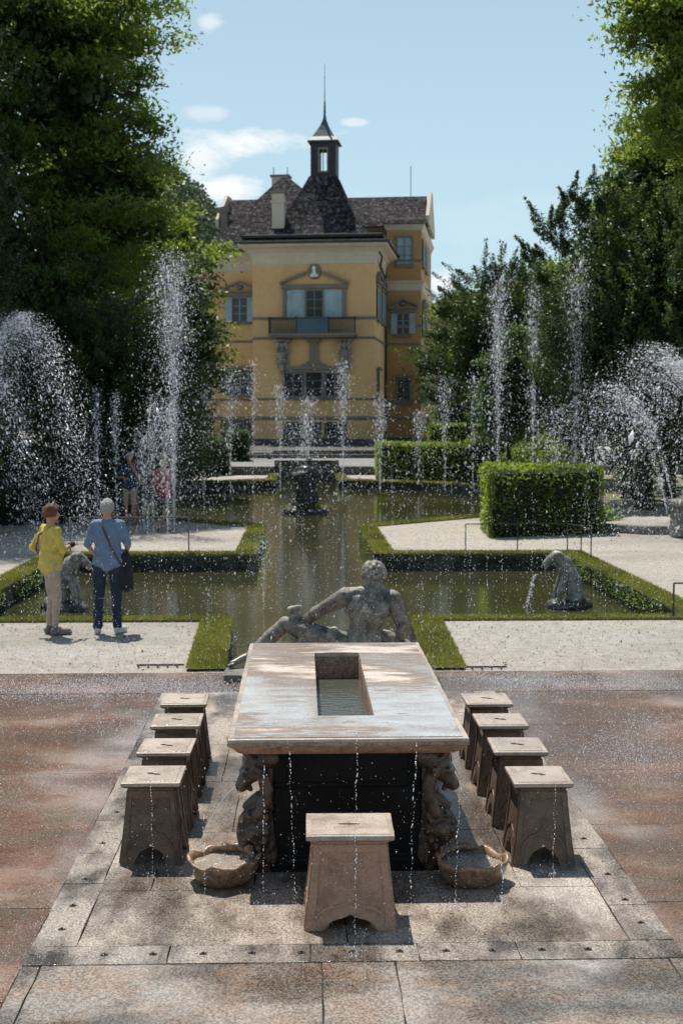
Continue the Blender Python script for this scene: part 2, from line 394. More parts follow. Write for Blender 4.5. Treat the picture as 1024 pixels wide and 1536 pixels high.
mxs = nt.nodes.new('ShaderNodeMix'); mxs.data_type = 'RGBA'; nl(total, mxs.inputs[0]); nl(sky.outputs[0], mxs.inputs[6]); mxs.inputs[7].default_value = (11.2, 11.4, 11.5, 1)
mxs.clamp_factor = True
# haze: lifts the low sky a little toward milky pale blue as on a humid summer day
spz = nt.nodes.new('ShaderNodeSeparateXYZ'); nl(tc.outputs['Generated'], spz.inputs[0])
hz = wm('MULTIPLY', wm('SUBTRACT', 1.0, wm('DIVIDE', spz.outputs[2], .8), clamp=True), .88)
mh = nt.nodes.new('ShaderNodeMix'); mh.data_type = 'RGBA'; nl(hz, mh.inputs[0]); nl(sky.outputs[0], mh.inputs[6]); mh.inputs[7].default_value = (7.0, 9.7, 10.9, 1)
nl(mh.outputs[2], mxs.inputs[6]); nl(mxs.outputs[2], bg.inputs[0])
sl = bpy.data.lights.new("sun", 'SUN'); sl.energy = 5.5; sl.angle = R(.5); sl.color = (1, .95, .87)
so = bpy.data.objects.new("sun", sl); col.objects.link(so); so.rotation_euler = SUN.to_track_quat('Z', 'Y').to_euler(); so.location = (-10, 20, 40)
scene.view_settings.view_transform = 'Standard'; scene.view_settings.look = 'None'; scene.view_settings.exposure = 0
scene.cycles.max_bounces = 6; scene.cycles.transparent_max_bounces = 4; scene.cycles.sample_clamp_indirect = 4
# ------------------------------------------------------------------ ground
WL = -.34
pond = [(-1.15, 14.9), (1.15, 14.9), (1.27, 18.9), (5.25, 18.9), (5.25, 27.9), (1.25, 27.9), (1.25, 35.6), (5.0, 39.4), (8.6, 44), (9.8, 50), (8.6, 56), (5.2, 60.5), (1.5, 63),
        (1.5, 69.9), (-1.5, 69.9), (-1.5, 63), (-5.2, 60.5), (-8.6, 56), (-9.8, 50), (-8.6, 44), (-5.0, 39.4), (-1.25, 35.6), (-1.25, 27.9), (-5.25, 27.9), (-5.25, 18.9), (-1.27, 18.9)]
g = plate('ground', rectp(-900, 900, -60, 1500), [pond], None, -.012, 'gravel'); tag(g, kind='structure')
def under(name, mat, poly, z): return tag(plate(name, poly, [], None, z, mat), kind='structure')
under('pond_water', 'pond_water', [(p[0] * 1.02, p[1] if 15 < p[1] < 69 else p[1]) for p in pond], WL)
def wallof(name, idx, label):
    m = MB(); n = len(pond)
    for i in idx:
        a = pond[i]; b = pond[(i + 1) % n]; L = math.hypot(b[0] - a[0], b[1] - a[1]); k = max(2, int(L / .25)); r0 = []; r1 = []; r2 = []
        dx, dy = (b[0] - a[0]) / L, (b[1] - a[1]) / L; nx, ny = -dy, dx
        for j in range(k + 1):
            t = j / k; x = a[0] + dx * L * t; y = a[1] + dy * L * t; q = noise.noise((x * 2, y * 2, 0)) * .03; q2 = noise.noise((x * 3, y * 3, 5)) * .06
            if j in (0, k): q = q2 = 0
            r0.append((x, y, .004)); r1.append((x + nx * q, y + ny * q, -.1)); r2.append((x + nx * q2, y + ny * q2, WL - .25))
        m.loft([r0, r1, r2], cap=False, closed=False)
    return tag(m.build(name, 'rock', None, True), label, 'wall')
wallof('pond_edge_wall', [2, 3, 4, 22, 23, 24, 0, 1, 25], 'dark mossy stone edge wall round the near rectangular pond and its channel')
wallof('pond_edge_wall', list(range(5, 22)), 'dark overgrown edge wall round the wide far pond behind the fountain rock')
m = MB(); m.box(-1.15, 1.15, 14.75, 14.9, WL - .2, .006); m.build('channel_end_wall', 'rock'); tag(bpy.data.objects['channel_end_wall'], 'low stone wall closing the water channel behind the banquet table', 'wall')
# turf borders, 30-50 cm wide beside the water
turf = []
def band(pts, wd, z=.02):
    # ribbon on the outer side of an open path
    out = []; n = len(pts)
    for i, p in enumerate(pts):
        a = Vector(pts[max(i - 1, 0)]); b = Vector(pts[min(i + 1, n - 1)])
        if 0 < i < n - 1:
            d1 = (Vector(p) - a).normalized(); d2 = (b - Vector(p)).normalized()
            n1 = Vector((d1.y, -d1.x)); n2 = Vector((d2.y, -d2.x)); nn = (n1 + n2); nn /= max(.3, nn.length_squared / 2)
        else:
            d = (b - a).normalized(); nn = Vector((d.y, -d.x))
        out.append(Vector(p) + nn * wd)
    mb = MB(); A = [(p[0], p[1], z) for p in pts]; B = [(p.x, p.y, z) for p in out]
    for i in range(n - 1): mb.face([A[i], B[i], B[i + 1], A[i + 1]]); turf.append((A[i], B[i], B[i + 1], A[i + 1]))
    for i in range(n - 1): mb.face([A[i], A[i + 1], (*pts[i + 1], -.02), (*pts[i], -.02)]); mb.face([B[i], B[i + 1], (B[i + 1][0], B[i + 1][1], -.02), (B[i][0], B[i][1], -.02)])
    return tag(mb.build('grass_border', 'turf'), kind='structure')
band([(1.15, 14.9), (1.26, 18.62)], .42)
band([(-1.26, 18.62), (-1.15, 14.9)], .42)
band([(1.27, 18.9), (8.5, 18.9)], .28)
band([(-8.5, 18.9), (-1.27, 18.9)], .28)
band([(5.25, 18.95), (5.25, 27.9), (1.25, 27.9), (1.25, 35.6), (5, 39.4), (8.6, 44), (9.8, 50), (8.6, 56), (5.2, 60.5), (1.5, 63), (1.5, 69.5)], .42)
band([(-1.5, 69.5), (-1.5, 63), (-5.2, 60.5), (-8.6, 56), (-9.8, 50), (-8.6, 44), (-5, 39.4), (-1.25, 35.6), (-1.25, 27.9), (-5.25, 27.9), (-5.25, 18.95)], .42)
# grass blades and weeds hanging over the edges
def leaves(n, pts, size, up=.3, ratio=.45, jit=None):
    """n oriented leaf quads centred on pts"""
    nn = rng.normal(size=(n, 3)); nn[:, 2] = np.abs(nn[:, 2]) + up; nn /= np.linalg.norm(nn, axis=1)[:, None]
    t = rng.normal(size=(n, 3)); t -= nn * (t * nn).sum(1)[:, None]; t /= np.linalg.norm(t, axis=1)[:, None]
    b = np.cross(nn, t); s = (size * rng.uniform(.6, 1.3, n))[:, None]
    V = np.stack([pts - t * s, pts - b * s * ratio + t * s * .1, pts + t * s, pts + b * s * ratio + t * s * .1], 1).reshape(-1, 3)
    return V, np.arange(n * 4).reshape(-1, 4)
def blades(name, quads, dens, h):
    C = []; 
    for q in quads:
        A, B, Cc, D = [np.array(x) for x in q]; area = np.linalg.norm(B - A) * np.linalg.norm(D - A)
        dist = max(12, (A[1] + D[1]) / 2); n = int(area * dens * min(1, (20 / dist) ** 2))
        u = rng.uniform(-.04, 1.04, n)[:, None]; v = rng.uniform(0, 1, n)[:, None]; C.append((A * (1 - u) + B * u) * (1 - v) + (D * (1 - u) + Cc * u) * v)
    C = np.concatenate(C); n = len(C); a = rng.uniform(0, 2 * np.pi, n); hh = h * rng.uniform(.5, 1.4, n) * np.maximum(1, C[:, 1] / 22); wd = .006 * np.maximum(1, C[:, 1] / 15)
    dx = np.stack([np.cos(a) * wd, np.sin(a) * wd, np.zeros(n)], 1); lean = rng.normal(size=(n, 3)) * hh[:, None] * .5; lean[:, 2] = hh
    V = np.stack([C - dx, C + dx, C + lean], 1).reshape(-1, 3)
    o = link(name, np_mesh(name, V, np.arange(n * 3).reshape(-1, 3), 3), 'blade'); return tag(o, 'short green grass along the pond edges', 'grass', None, 'stuff')
blades('grass', turf, 5200, .034)
def weeds(name, segs, per, size, mat, label):
    pts = []
    for a, b, z0, z1 in segs:
        a = np.array(a); b = np.array(b); n = int(np.linalg.norm(b - a) * per); t = rng.uniform(0, 1, n)[:, None]
        p = a * (1 - t) + b * t + rng.normal(size=(n, 2)) * .045; keep = np.array([noise.noise((x * 1.3, y * 1.3, 3)) > -.25 for x, y in p])
        zz = rng.uniform(z0, z1, n); pts.append(np.c_[p, zz][keep])
    pts = np.concatenate(pts); V, F = leaves(len(pts), pts, size, .2)
    return tag(link(name, np_mesh(name, V, F, 4), mat), label, 'weeds', None, 'stuff')
weeds('ivy', [((5.25, 19), (5.25, 27.9), WL, 0), ((-5.25, 19), (-5.25, 27.9), WL, 0), ((1.25, 27.9), (5.25, 27.9), WL, -.03), ((-5.25, 27.9), (-1.25, 27.9), WL, -.03)], 420, .035, 'leaf_dark', 'dark creeping weeds on the walls of the near pond')
weeds('moss', [((5.2, 19), (5.2, 27), WL + .1, .02), ((-5.2, 19), (-5.2, 27), WL + .1, .02), ((1.25, 28), (1.25, 35), WL, .02), ((-1.25, 28), (-1.25, 35), WL, .02)], 80, .03, 'leaf_bright', 'bright green tufts growing over the pond wall edges')
# ------------------------------------------------------------------ paving
pv = []
def slabs(name, mat, rects, z=.0, th=.05, jit=.006):
    m = MB()
    for x0, x1, y0, y1 in rects:
        zz = z + random.uniform(-.001, .001); g = .0035
        nx = max(2, int((x1 - x0) / .18)); ny = max(2, int((y1 - y0) / .18)); lo = []
        for i in range(nx): lo.append((x0 + g + (x1 - x0 - 2 * g) * i / nx, y0 + g))
        for i in range(ny): lo.append((x1 - g, y0 + g + (y1 - y0 - 2 * g) * i / ny))
        for i in range(nx): lo.append((x1 - g - (x1 - x0 - 2 * g) * i / nx, y1 - g))
        for i in range(ny): lo.append((x0 + g, y1 - g - (y1 - y0 - 2 * g) * i / ny))
        lo = [(a + random.uniform(-jit, jit) * .7, b + random.uniform(-jit, jit) * .7) for a, b in lo]
        cx, cy = (x0 + x1) / 2, (y0 + y1) / 2
        inn = [(a + (cx - a) / abs(cx - a + 1e-9) * 0 + (cx - a) * .006 / max(.2, (x1 - x0) / 2), b + (cy - b) * .006 / max(.2, (y1 - y0) / 2)) for a, b in lo]
        m.loft([[(a, b, z - th) for a, b in lo], [(a, b, zz + .0112) for a, b in lo], [(a, b, zz + .012) for a, b in inn]])
    return tag(m.build(name, mat), kind='structure')
under('paving_bed', 'joint', rectp(-14, 14, -8, 14.74), -.006)
PX = 1.72
plat = []
ys = [6.96, 7.80, 8.93, 10.2, 11.4, 12.6, 13.62]
for j, (a, b) in enumerate(zip(ys, ys[1:])):
    cuts = [[-1.48, 1.48], [-1.48, -1.18, -.57, .02, .62, 1.03, 1.48], [-1.48, -.75, .75, 1.48], [-1.48, -.9, .0, .95, 1.48], [-1.48, -.6, .5, 1.48], [-1.48, -.85, .2, 1.48]][j]
    if j == 0: cuts = [-1.48, -.04, 1.48]
    plat += [(c, d, a, b) for c, d in zip(cuts, cuts[1:])]
slabs('stone_paving', 'platform_stone', plat)
bord = []
fx = [-PX, -.98, -.24, .33, .86, PX]
bord += [(c, d, 6.72, 6.96) for c, d in zip(fx, fx[1:])]
by = [6.96, 7.48, 7.93, 8.5, 9.22, 10.1, 11.0, 12.0, 13.62]
for a, b in zip(by, by[1:]): bord += [(-PX, -1.48, a, b), (1.48, PX, a, b)]
slabs('border_paving', 'border_stone', bord, .001)
red = []
for s in (-1, 1):
    ys2 = [-8, -5, -2.5, 0, 2.2, 4.4, 5.6, 6.3, 7.55, 9.05, 10.5, 12.1, 13.62]
    for j, (a, b) in enumerate(zip(ys2, ys2[1:])):
        xs = [PX, 4.4 + (j % 2) * .9, 7.5, 10.5, 14]
        red += [((c, d, a, b) if s > 0 else (-d, -c, a, b)) for c, d in zip(xs, xs[1:])]
slabs('red_marble_paving', 'red_marble', red, -.008)
slabs('front_paving', 'front_marble', [(-PX, -1.62, -8, 6.72), (1.62, PX, -8, 6.72)] + [(c, d, a, b) for a, b in ((-8, -3), (-3, 0), (0, 3.6), (3.6, 6.72)) for c, d in ((-1.62, -.18), (-.18, .2), (.2, 1.62))], -.003)
bk = []
xs = [-14, -11, -8, -5.4, -3.6, -1.9, -.3, 1.2, 2.9, 5.2, 8, 11, 14]
bk += [(c, d, 13.62, 14.74) for c, d in zip(xs, xs[1:])]
slabs('back_paving', 'red_marble', bk, -.004)
# small square nozzle holes in the border stones
def nozzle(x, y, label):
    t = empty('water_nozzle', (x, y, .012), 0, label, 'nozzle', 'water nozzles let into the border stones')
    m = MB(); m.box(-.019, .019, -.014, .014, -.01, .0035); m.build('socket', 'joint', t)
    m = MB(); m.lathe([(.0065, .003), (.0065, .012), (.003, .012)], 8); m.build('tip', 'iron', t); return t
names = ['first', 'second', 'third', 'fourth', 'fifth', 'sixth', 'seventh', 'eighth', 'ninth', 'tenth', 'eleventh']
for i, px in enumerate((157, 230, 305, 378, 452, 528, 600, 670, 740, 815, 885)):
    p = P(px, 1435); nozzle(p.x, 6.84, f'dark square nozzle in the front border stones, {names[i]} from the left')
for i, y in enumerate((7.2, 7.56, 8.0, 8.7, 9.4, 10.3, 11.3)):
    nozzle(-1.6, y, f'dark nozzle in the left border stones beside the stools, {names[i]} from the front')
    nozzle(1.6, y, f'dark nozzle in the right border stones beside the stools, {names[i]} from the front')
for px, py, s in ((240, 1000, 'left'), (725, 1003, 'right')):
    p = P(px, py); t = empty('drain_grate', (p.x, p.y, 0), 0, f'narrow dark drain grate in the paving on the {s} of the table end', 'drain')
    m = MB(); m.box(-.27, .27, .05, .062, 0, .02)
    for k in range(5): m.box(-.25 + k * .11, -.235 + k * .11, -.04, .045, 0, .019)
    m.build('grate', 'iron', t)
# palace terrace, raised a step
tz = .42
m = MB(); m.box(-26, 26, 70, 300, -.05, tz); tag(m.build('terrace', 'terrace_gravel'), kind='structure')
for a, b, s in ((-26, -1.7, 'left'), (1.7, 26, 'right')):
    mm = MB(); mm.box(a, b, 69.75, 69.99, -.1, tz + .02); tag(mm.build('terrace_wall', 'rock'), f'low dark retaining wall of the palace terrace, {s} of the fountain', 'wall')
mm = MB(); mm.box(-1.69, 1.69, 69.9, 70.3, WL - .2, tz + .35); tag(mm.build('niche_wall', 'rock', None, False, .05), 'dark stone block closing the far pond in the middle of the terrace', 'wall')
for k in range(2):
    mm = MB(); mm.box(-5.5, 5.2, 86 + k * .9, 86 + (k + 1) * .9 + (20 if k == 1 else 0), tz - .02, tz + .25 * (k + 1))
    tag(mm.build('stone_step', 'rock', None, False, .03), kind='structure')

# loose pebbles, twigs and fallen leaves on the gravel
def litter(name, n, mat, size, label, up):
    P_ = []
    for x0, x1, y0, y1, k in ((-9, -1.7, 14.9, 18.6, .3), (1.6, 9, 14.9, 18.6, .3), (-12, -1.8, 28.4, 36, .15), (1.8, 7, 28.4, 36, .12), (5.8, 12, 19, 31, .13)):
        m_ = int(n * k); P_.append(np.c_[rng.uniform(x0, x1, m_), rng.uniform(y0, y1, m_), np.full(m_, .004)])
    P_ = np.concatenate(P_); V, F = leaves(len(P_), P_, size, up, .6); return tag(link(name, np_mesh(name, V, F, 4), mat), label, 'litter', None, 'stuff')
litter('pebbles', 5000, 'old_stone', .011, 'loose pebbles on the gravel paths', .6)
litter('fallen_leaves', 900, 'bark', .022, 'dry fallen leaves and twigs on the gravel paths', 2.5)
# ------------------------------------------------------------------ banquet table
T = empty('stone_table', (0, 7.90, 0), 0, 'long stone banquet table with a water trough sunk in its wet top', 'table')
hx, hy, cy = .728, 1.75, 1.75
tr = (-.175, .185, .62, 2.98)
def prof_rect(prof, name, mat, bevel=.004):
    m = MB(); m.rect([(hx - i, hy - i, z) for i, z in prof], 0, cy); return m.build(name, mat, T, False, bevel)
# the moulded edge under the top, a ring so that the trough stays open
def ringloft(prof, name, mat):
    m = MB(); L = []
    for i, z in prof: L.append([(-hx + i, i, z), (hx - i, i, z), (hx - i, 2 * hy - i, z), (-hx + i, 2 * hy - i, z)])
    m.loft(L, cap=False); return m.build(name, mat, T, False, .003)
ringloft([(.012, .880), (0, .874), (-.002, .862), (0, .852), (.018, .845), (.02, .838), (.03, .832), (.055, .806), (.062, .800), (.07, .797), (.085, .785), (.12, .778), (.24, .778)], 'edge_moulding', 'slab_edge')
def wob(poly, a=.0025, step=.12):
    out = []
    for i, p in enumerate(poly):
        q = poly[(i + 1) % len(poly)]; n = max(1, int(math.hypot(q[0] - p[0], q[1] - p[1]) / step))
        for k in range(n):
            t = k / n; out.append((p[0] + (q[0] - p[0]) * t + random.uniform(-a, a), p[1] + (q[1] - p[1]) * t + random.uniform(-a, a)))
    return out
plate('table_rim', wob(rectp(-hx + .002, hx - .002, .002, 2 * hy - .002)), [rectp(tr[0], tr[1], tr[2], tr[3])], .862, .894, 'seat_stone', T, .006)
plate('tabletop', rectp(-hx + .035, hx - .035, .035, 2 * hy - .035), [rectp(tr[0] - .001, tr[1] + .001, tr[2] - .001, tr[3] + .001)], .88, .900, 'table_top', T, .003)
m = MB()
e = .05
for x0, x1, y0, y1 in ((tr[0] - e, tr[0], tr[2] - e, tr[3] + e), (tr[1], tr[1] + e, tr[2] - e, tr[3] + e), (tr[0], tr[1], tr[2] - e, tr[2]), (tr[0], tr[1], tr[3], tr[3] + e)): m.box(x0, x1, y0, y1, .55, .861)
m.box(tr[0] - .0, tr[1], tr[2], tr[3], .55, .58)
trough = m.build('trough', 'slab_edge', T)
m = MB(); m.face([(tr[0], tr[2], .69), (tr[1], tr[2], .69), (tr[1], tr[3], .69), (tr[0], tr[3], .69)]); m.build('trough_water', 'trough_water', trough)
# pedestal: dark wet block with panels and string courses
m = MB(); bw = .475
m.rect([(bw, 1.55, 0), (bw, 1.55, .09), (bw - .02, 1.53, .11), (bw - .02, 1.53, .54)], 0, cy)
m.rect([(bw - .02, 1.53, .541), (bw - .02, 1.53, .775)], 0, cy) if False else None
for x0, x1, y0, y1 in ((-bw + .02, -bw + .1, .22, 3.28), (bw - .1, bw - .02, .22, 3.28), (-bw + .1, bw - .1, .22, .3), (-bw + .1, bw - .1, 3.2, 3.28)): m.box(x0, x1, y0, y1, .54, .778)
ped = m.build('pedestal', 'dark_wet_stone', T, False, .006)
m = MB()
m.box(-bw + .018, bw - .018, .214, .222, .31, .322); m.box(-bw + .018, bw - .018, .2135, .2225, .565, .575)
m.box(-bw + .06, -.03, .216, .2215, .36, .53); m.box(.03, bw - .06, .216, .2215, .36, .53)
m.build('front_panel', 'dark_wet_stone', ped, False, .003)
for y in (.33, 3.0):
    for sx, sd in ((-1, 'left'), (1, 'right')):
        m = MB(); x0, x1 = sorted((sx * (bw - .015), sx * (bw + .055)))
        m.loft([[(x0 if sx > 0 else x1, y - .1, z), (sx * (bw - .015 + w_), y - .1, z), (sx * (bw - .015 + w_), y + .14, z), (x0 if sx > 0 else x1, y + .14, z)] for w_, z in ((.09, 0), (.09, .07), (.06, .09), (.05, .2), (.045, .45), (.04, .6), (.06, .7), (.09, .777))])
        m.build('support_slab', 'carved_stone', T, False, .008)
# carved supports: goat head above, scroll below
def support(sx, y, nm, ang=0):
    s = sx; c = lambda x, yy, z: (s * (x + .022), yy, z)
    pr = []
    pr += [('c', c(.47, y, .73), c(.54, y, .71), .085, .09), ('c', c(.50, y, .72), c(.575, y - .02, .64), .085, .072), ('c', c(.565, y - .02, .66), c(.63, y - .04, .56), .070, .042),
           ('c', c(.60, y - .04, .565), c(.575, y - .03, .53), .026, .016), ('c', c(.55, y - .06, .72), c(.60, y - .05, .77), .03, .02), ('c', c(.53, y + .06, .73), c(.60, y + .06, .76), .03, .02),
           ('b', c(.60, y - .085, .655), .018), ('b', c(.615, y + .02, .655), .018), ('c', c(.575, y - .06, .70), c(.52, y - .085, .66), .02, .026)]
    for k in range(6):   # curls of the mane
        pr.append(('b', c(.50 + .02 * math.cos(k * 2), y - .07 + .028 * k, .63 - .012 * (k % 3)), .03))
    return pr
def scroll(sx, y):
    s = sx; c = lambda x, yy, z: (s * (x + .022), yy, z); pr = []
    pts = [(.49, .60), (.475, .54), (.48, .48), (.505, .43), (.52, .39)]
    for a, b in zip(pts, pts[1:]):
        for dy in (-.06, 0, .06): pr.append(('c', c(a[0], y + dy, a[1]), c(b[0], y + dy, b[1]), .045, .045))
    for dy in (-.06, -.03, 0, .03, .06): pr.append(('b', c(.56, y + dy, .27), (.11, .035, .14)))
    pr += [('c', c(.50, y - .04, .36), c(.56, y - .04, .37), .05, .04), ('c', c(.47, y, .1), c(.50, y, .36), .07, .07), ('c', c(.50, y, .04), c(.56, y, .16), .06, .07),
           ('b', c(.56, y - .10, .28), (.05, .02, .06)), ('b', c(.56, y - .12, .28), (.02, .015, .025)), ('c', c(.46, y, .12), c(.60, y, .03), .05, .035)]
    for k in range(10): a_ = k * .62; pr.append(('b', c(.56 + math.cos(a_) * .085, y - .085, .27 + math.sin(a_) * .11), (.016, .014, .018)))
    pr.append(('c', c(.60, y, .42), c(.53, y, .47), .03, .045))
    return pr
for y, fb in ((.245, 'front'), (3.1, 'rear')):
    for sx, sd in ((-1, 'left'), (1, 'right')):
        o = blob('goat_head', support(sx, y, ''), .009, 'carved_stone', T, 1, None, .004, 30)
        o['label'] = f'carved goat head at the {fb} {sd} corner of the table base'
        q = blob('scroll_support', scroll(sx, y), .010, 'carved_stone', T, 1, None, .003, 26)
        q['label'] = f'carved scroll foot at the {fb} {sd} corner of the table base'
# shell-like console sticking out under the left edge
blob('shell_console', [('b', (-.66, .30, .80), (.075, .09, .035)), ('b', (-.705, .28, .815), (.04, .06, .03)), ('b', (-.64, .30, .765), (.05, .08, .03)), ('c', (-.70, .22, .83), (-.735, .30, .83), .018, .016), ('c', (-.60, .30, .77), (-.52, .30, .74), .04, .05)], .009, 'slab_edge', T, 2, None, .006, 40)
# spouting thread of water from the left goat mouth is built with the jets
# ------------------------------------------------------------------ stools
def slot_poly(kind):
    if kind == 'long': return [(-.065, 0), (-.05, .012), (-.01, .018), (.0, .024), (.012, .018), (.05, .012), (.065, 0), (.05, -.012), (.012, -.016), (0, -.024), (-.012, -.016), (-.05, -.012)]
    return [(-.042, .030), (-.008, .032), (-.003, .016), (.02, .014), (.042, -.004), (.042, -.030), (.010, -.032), (.005, -.014), (-.02, -.012), (-.042, .006)]
def make_stool(W, D, H, mat, seatmat, label, kind='short', group=None, AH=.135, AW=.56):
    t = empty('stone_stool', (0, 0, 0), 0, label, 'stool', group)
    a = W / 2; b = D / 2; th = .05
    hw = lambda z, e=0: (a - .045) + (1 - z / H) ** 1.3 * .055 - e
    hd = lambda z, e=0: (b - .045) + (1 - z / H) ** 1.3 * .045 - e
    top = H - .05
    arch = []
    # shaped arch: two concave lobes with a raised middle point
    for k in range(19):
        u = -1 + 2 * k / 18; au = abs(u)
        z = AH * (1 - au ** 2.6) ** .62 * (.80 + .0 * au) + AH * .22 * max(0, 1 - au / .30) ** 1.2
        arch.append((AW * u, max(z, 0.0)))
    arch[0] = (-AW, 0.0); arch[-1] = (AW, 0.0)
    poly = [(-1, 0)] + arch + [(1, 0)] + [(1, H * .25), (1, H * .5), (1, H * .75), (1, top), (0, top), (-1, top), (-1, H * .75), (-1, H * .5), (-1, H * .25)]
    m = MB()
    def side(f, e, q):
        def fn(s, z):
            if f == 0: return (s * hw(z, e), -hd(z, e) - q, z)
            if f == 1: return (-s * hw(z, e), hd(z, e) + q, z)
            if f == 2: return (hw(z, e) + q, s * hd(z, e), z)
            return (-hw(z, e) - q, -s * hd(z, e), z)
        return fn
    bmx = m.b
    for f in range(4):
        o, i = side(f, 0, 0), side(f, th, 0); n = len(poly)
        vo = [bmx.verts.new(o(*p)) for p in poly]; vi = [bmx.verts.new(i(*p)) for p in poly]
        # side walls (skip the mitred corners)
        for k in range(n):
            p, q = poly[k], poly[(k + 1) % n]
            if abs(p[0]) == 1 and p[0] == q[0]: continue
            bmx.faces.new((vo[k], vo[(k + 1) % n], vi[(k + 1) % n], vi[k]))
        # triangulated front/back
        for vs in (vo, vi):
            es = []
            for k in range(n):
                e = bmx.edges.get((vs[k], vs[(k + 1) % n])) or bmx.edges.new((vs[k], vs[(k + 1) % n])); es.append(e)
            bmesh.ops.triangle_fill(bmx, edges=es, use_beauty=True)
    bmesh.ops.remove_doubles(bmx, verts=bmx.verts, dist=.0004)
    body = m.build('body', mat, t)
    m = MB()
    for f in range(4):  # raised frame round a sunk panel
        o, i = side(f, 0, .007), side(f, 0, -.004)
        for pl in ([(-.985, .02)] + [(-.985, H * k / 8) for k in range(1, 7)] + [(-.985, top - .015), (-.80, top - .015)] + [(-.80, H * k / 8) for k in range(6, 0, -1)] + [(-.74, .02)],
                   [(.985, .02)] + [(.985, H * k / 8) for k in range(1, 7)] + [(.985, top - .015), (.80, top - .015)] + [(.80, H * k / 8) for k in range(6, 0, -1)] + [(.74, .02)]):
            m.prism(pl, i, o)
        m.prism([(-.798, top - .055), (.798, top - .055), (.798, top - .015), (-.798, top - .015)], i, o)
        k0 = AH / .125; outer = [(-.795, .075 * k0 + .03), (-.68, .12 * k0 + .03), (-.5, .165 * k0 + .02), (-.3, .175 * k0 + .02), (-.14, .185 * k0 + .02), (0, .225 * k0 + .02), (.14, .185 * k0 + .02), (.3, .175 * k0 + .02), (.5, .165 * k0 + .02), (.68, .12 * k0 + .03), (.795, .075 * k0 + .03)]
        inner = [(x, z - .045 - .02 * (1 - abs(x))) for x, z in reversed(outer)]
        inner = [(x * .99, max(.06, z)) for x, z in inner]
        # curved rib above the arch: quads between the two lines
        for k in range(len(outer) - 1):
            j = len(outer) - 1 - k
            m.prism([(outer[k][0] * .999, outer[k][1] - .016), (outer[k + 1][0] * .999, outer[k + 1][1] - .016), outer[k + 1], outer[k]], i, o)
    m.build('panel_frame', mat, body)
    m = MB(); m.rect([(a - .045, b - .045, H - .0505), (a - .03, b - .03, H - .044), (a - .012, b - .012, H - .036), (a - .004, b - .004, H - .030)])
    m.build('neck_moulding', mat, t, False, .003)
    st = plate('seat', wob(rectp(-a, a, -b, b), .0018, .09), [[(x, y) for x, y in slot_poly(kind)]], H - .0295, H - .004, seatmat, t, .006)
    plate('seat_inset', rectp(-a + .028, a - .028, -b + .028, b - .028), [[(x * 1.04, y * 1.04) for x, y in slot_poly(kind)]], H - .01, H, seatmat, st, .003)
    m = MB(); m.box(-a + .06, a - .06, -b + .06, b - .06, H - .10, H - .056); m.build('slot_floor', 'joint', st)
    return t
fs = make_stool(.485, .43, .535, 'front_stool_stone', 'seat_stone', 'reddish stone stool with a long slot, alone at the near end of the table', 'long', None, .088, .60)
fs.location = (P(526, 1400).x, 7.355, .009); fs.rotation_euler.z = R(-.6)
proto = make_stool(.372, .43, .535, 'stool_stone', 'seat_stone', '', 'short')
ordn = ['nearest the camera', 'second from the front', 'third from the front', 'farthest back']
first = True
for i, y in enumerate((8.155, 8.94, 9.72, 10.50)):
    for s, sd in ((-1, 'left'), (1, 'right')):
        o = proto if first else copy_tree(proto); first = False
        o.location = (s * 1.222 + (-.012 if s < 0 else .004) + random.uniform(-.012, .012), y + .24 + (.06 if s < 0 else 0) + random.uniform(-.02, .02), .009)
        o.rotation_euler.z = R(random.uniform(-1.5, 1.5)) + (math.pi if s < 0 else 0)
        o['label'] = f'brown stone stool in the row on the {sd} of the table, {ordn[i]}'; o['group'] = 'stone stools along the sides of the table'
# ------------------------------------------------------------------ shell basins
def basin(px, sd, flip):
    p = P(px, 1324); t = empty('shell_basin', (p.x, p.y, .008), 0, f'small scalloped brown stone basin full of splashing water, {sd} of the front stool', 'basin', 'scalloped basins at the front of the table')
    def mod(r, z, a):
        k = z / .17; sc = 1 + .045 * k * math.sin(7 * a + flip) + .03 * math.sin(3 * a + 1 + flip) ; return r * sc, z + (.014 * k * math.sin(7 * a + 1) + .004 * math.sin(13 * a)) * (1 if z > .1 else 0)
    m = MB(); m.lathe([(.13, 0), (.165, .02), (.19, .06), (.205, .10), (.213, .14), (.222, .165), (.215, .175), (.196, .168), (.185, .13), (.16, .09), (.10, .07)], 72, mod=mod)
    m.build('bowl', 'basin_stone', t, True)
    m = MB(); m.lathe([(.001, .126), (.19, .126)], 40, mod=mod) if False else m.loft([[(mod(.184, .13, k * math.pi / 24)[0] * math.cos(k * math.pi / 24) * .985, mod(.184, .13, k * math.pi / 24)[0] * math.sin(k * math.pi / 24) * .985, .131 + .004 * math.sin(k)) for k in range(48)], [(0, 0, .134 + .0001 * k) if False else (.004 * math.cos(k * math.pi / 24), .004 * math.sin(k * math.pi / 24), .136) for k in range(48)]], cap=False)
    m.build('basin_water', 'basin_water', t, True)
    s = 1 if flip == 0 else -1
    pr = [('c', (.0 * s, .19, .175), (.10 * s, .16, .185), .028, .034), ('c', (.10 * s, .16, .185), (.155 * s, .10, .18), .036, .03), ('b', (.15 * s, .09, .195), (.034, .034, .032)), ('c', (.155 * s, .08, .19), (.18 * s, .04, .165), .024, .016),
          ('b', (.135 * s, .075, .215), .011), ('b', (.17 * s, .085, .213), .011), ('c', (-.06 * s, .195, .168), (.0 * s, .19, .175), .018, .028)]
    for k in range(5): pr.append(('b', (.02 * s + .025 * k * s, .185 - .008 * k, .197), (.008, .03, .02)))
    blob('carved_frog', pr, .007, 'basin_stone', t, 2, None, .002, 40); return t
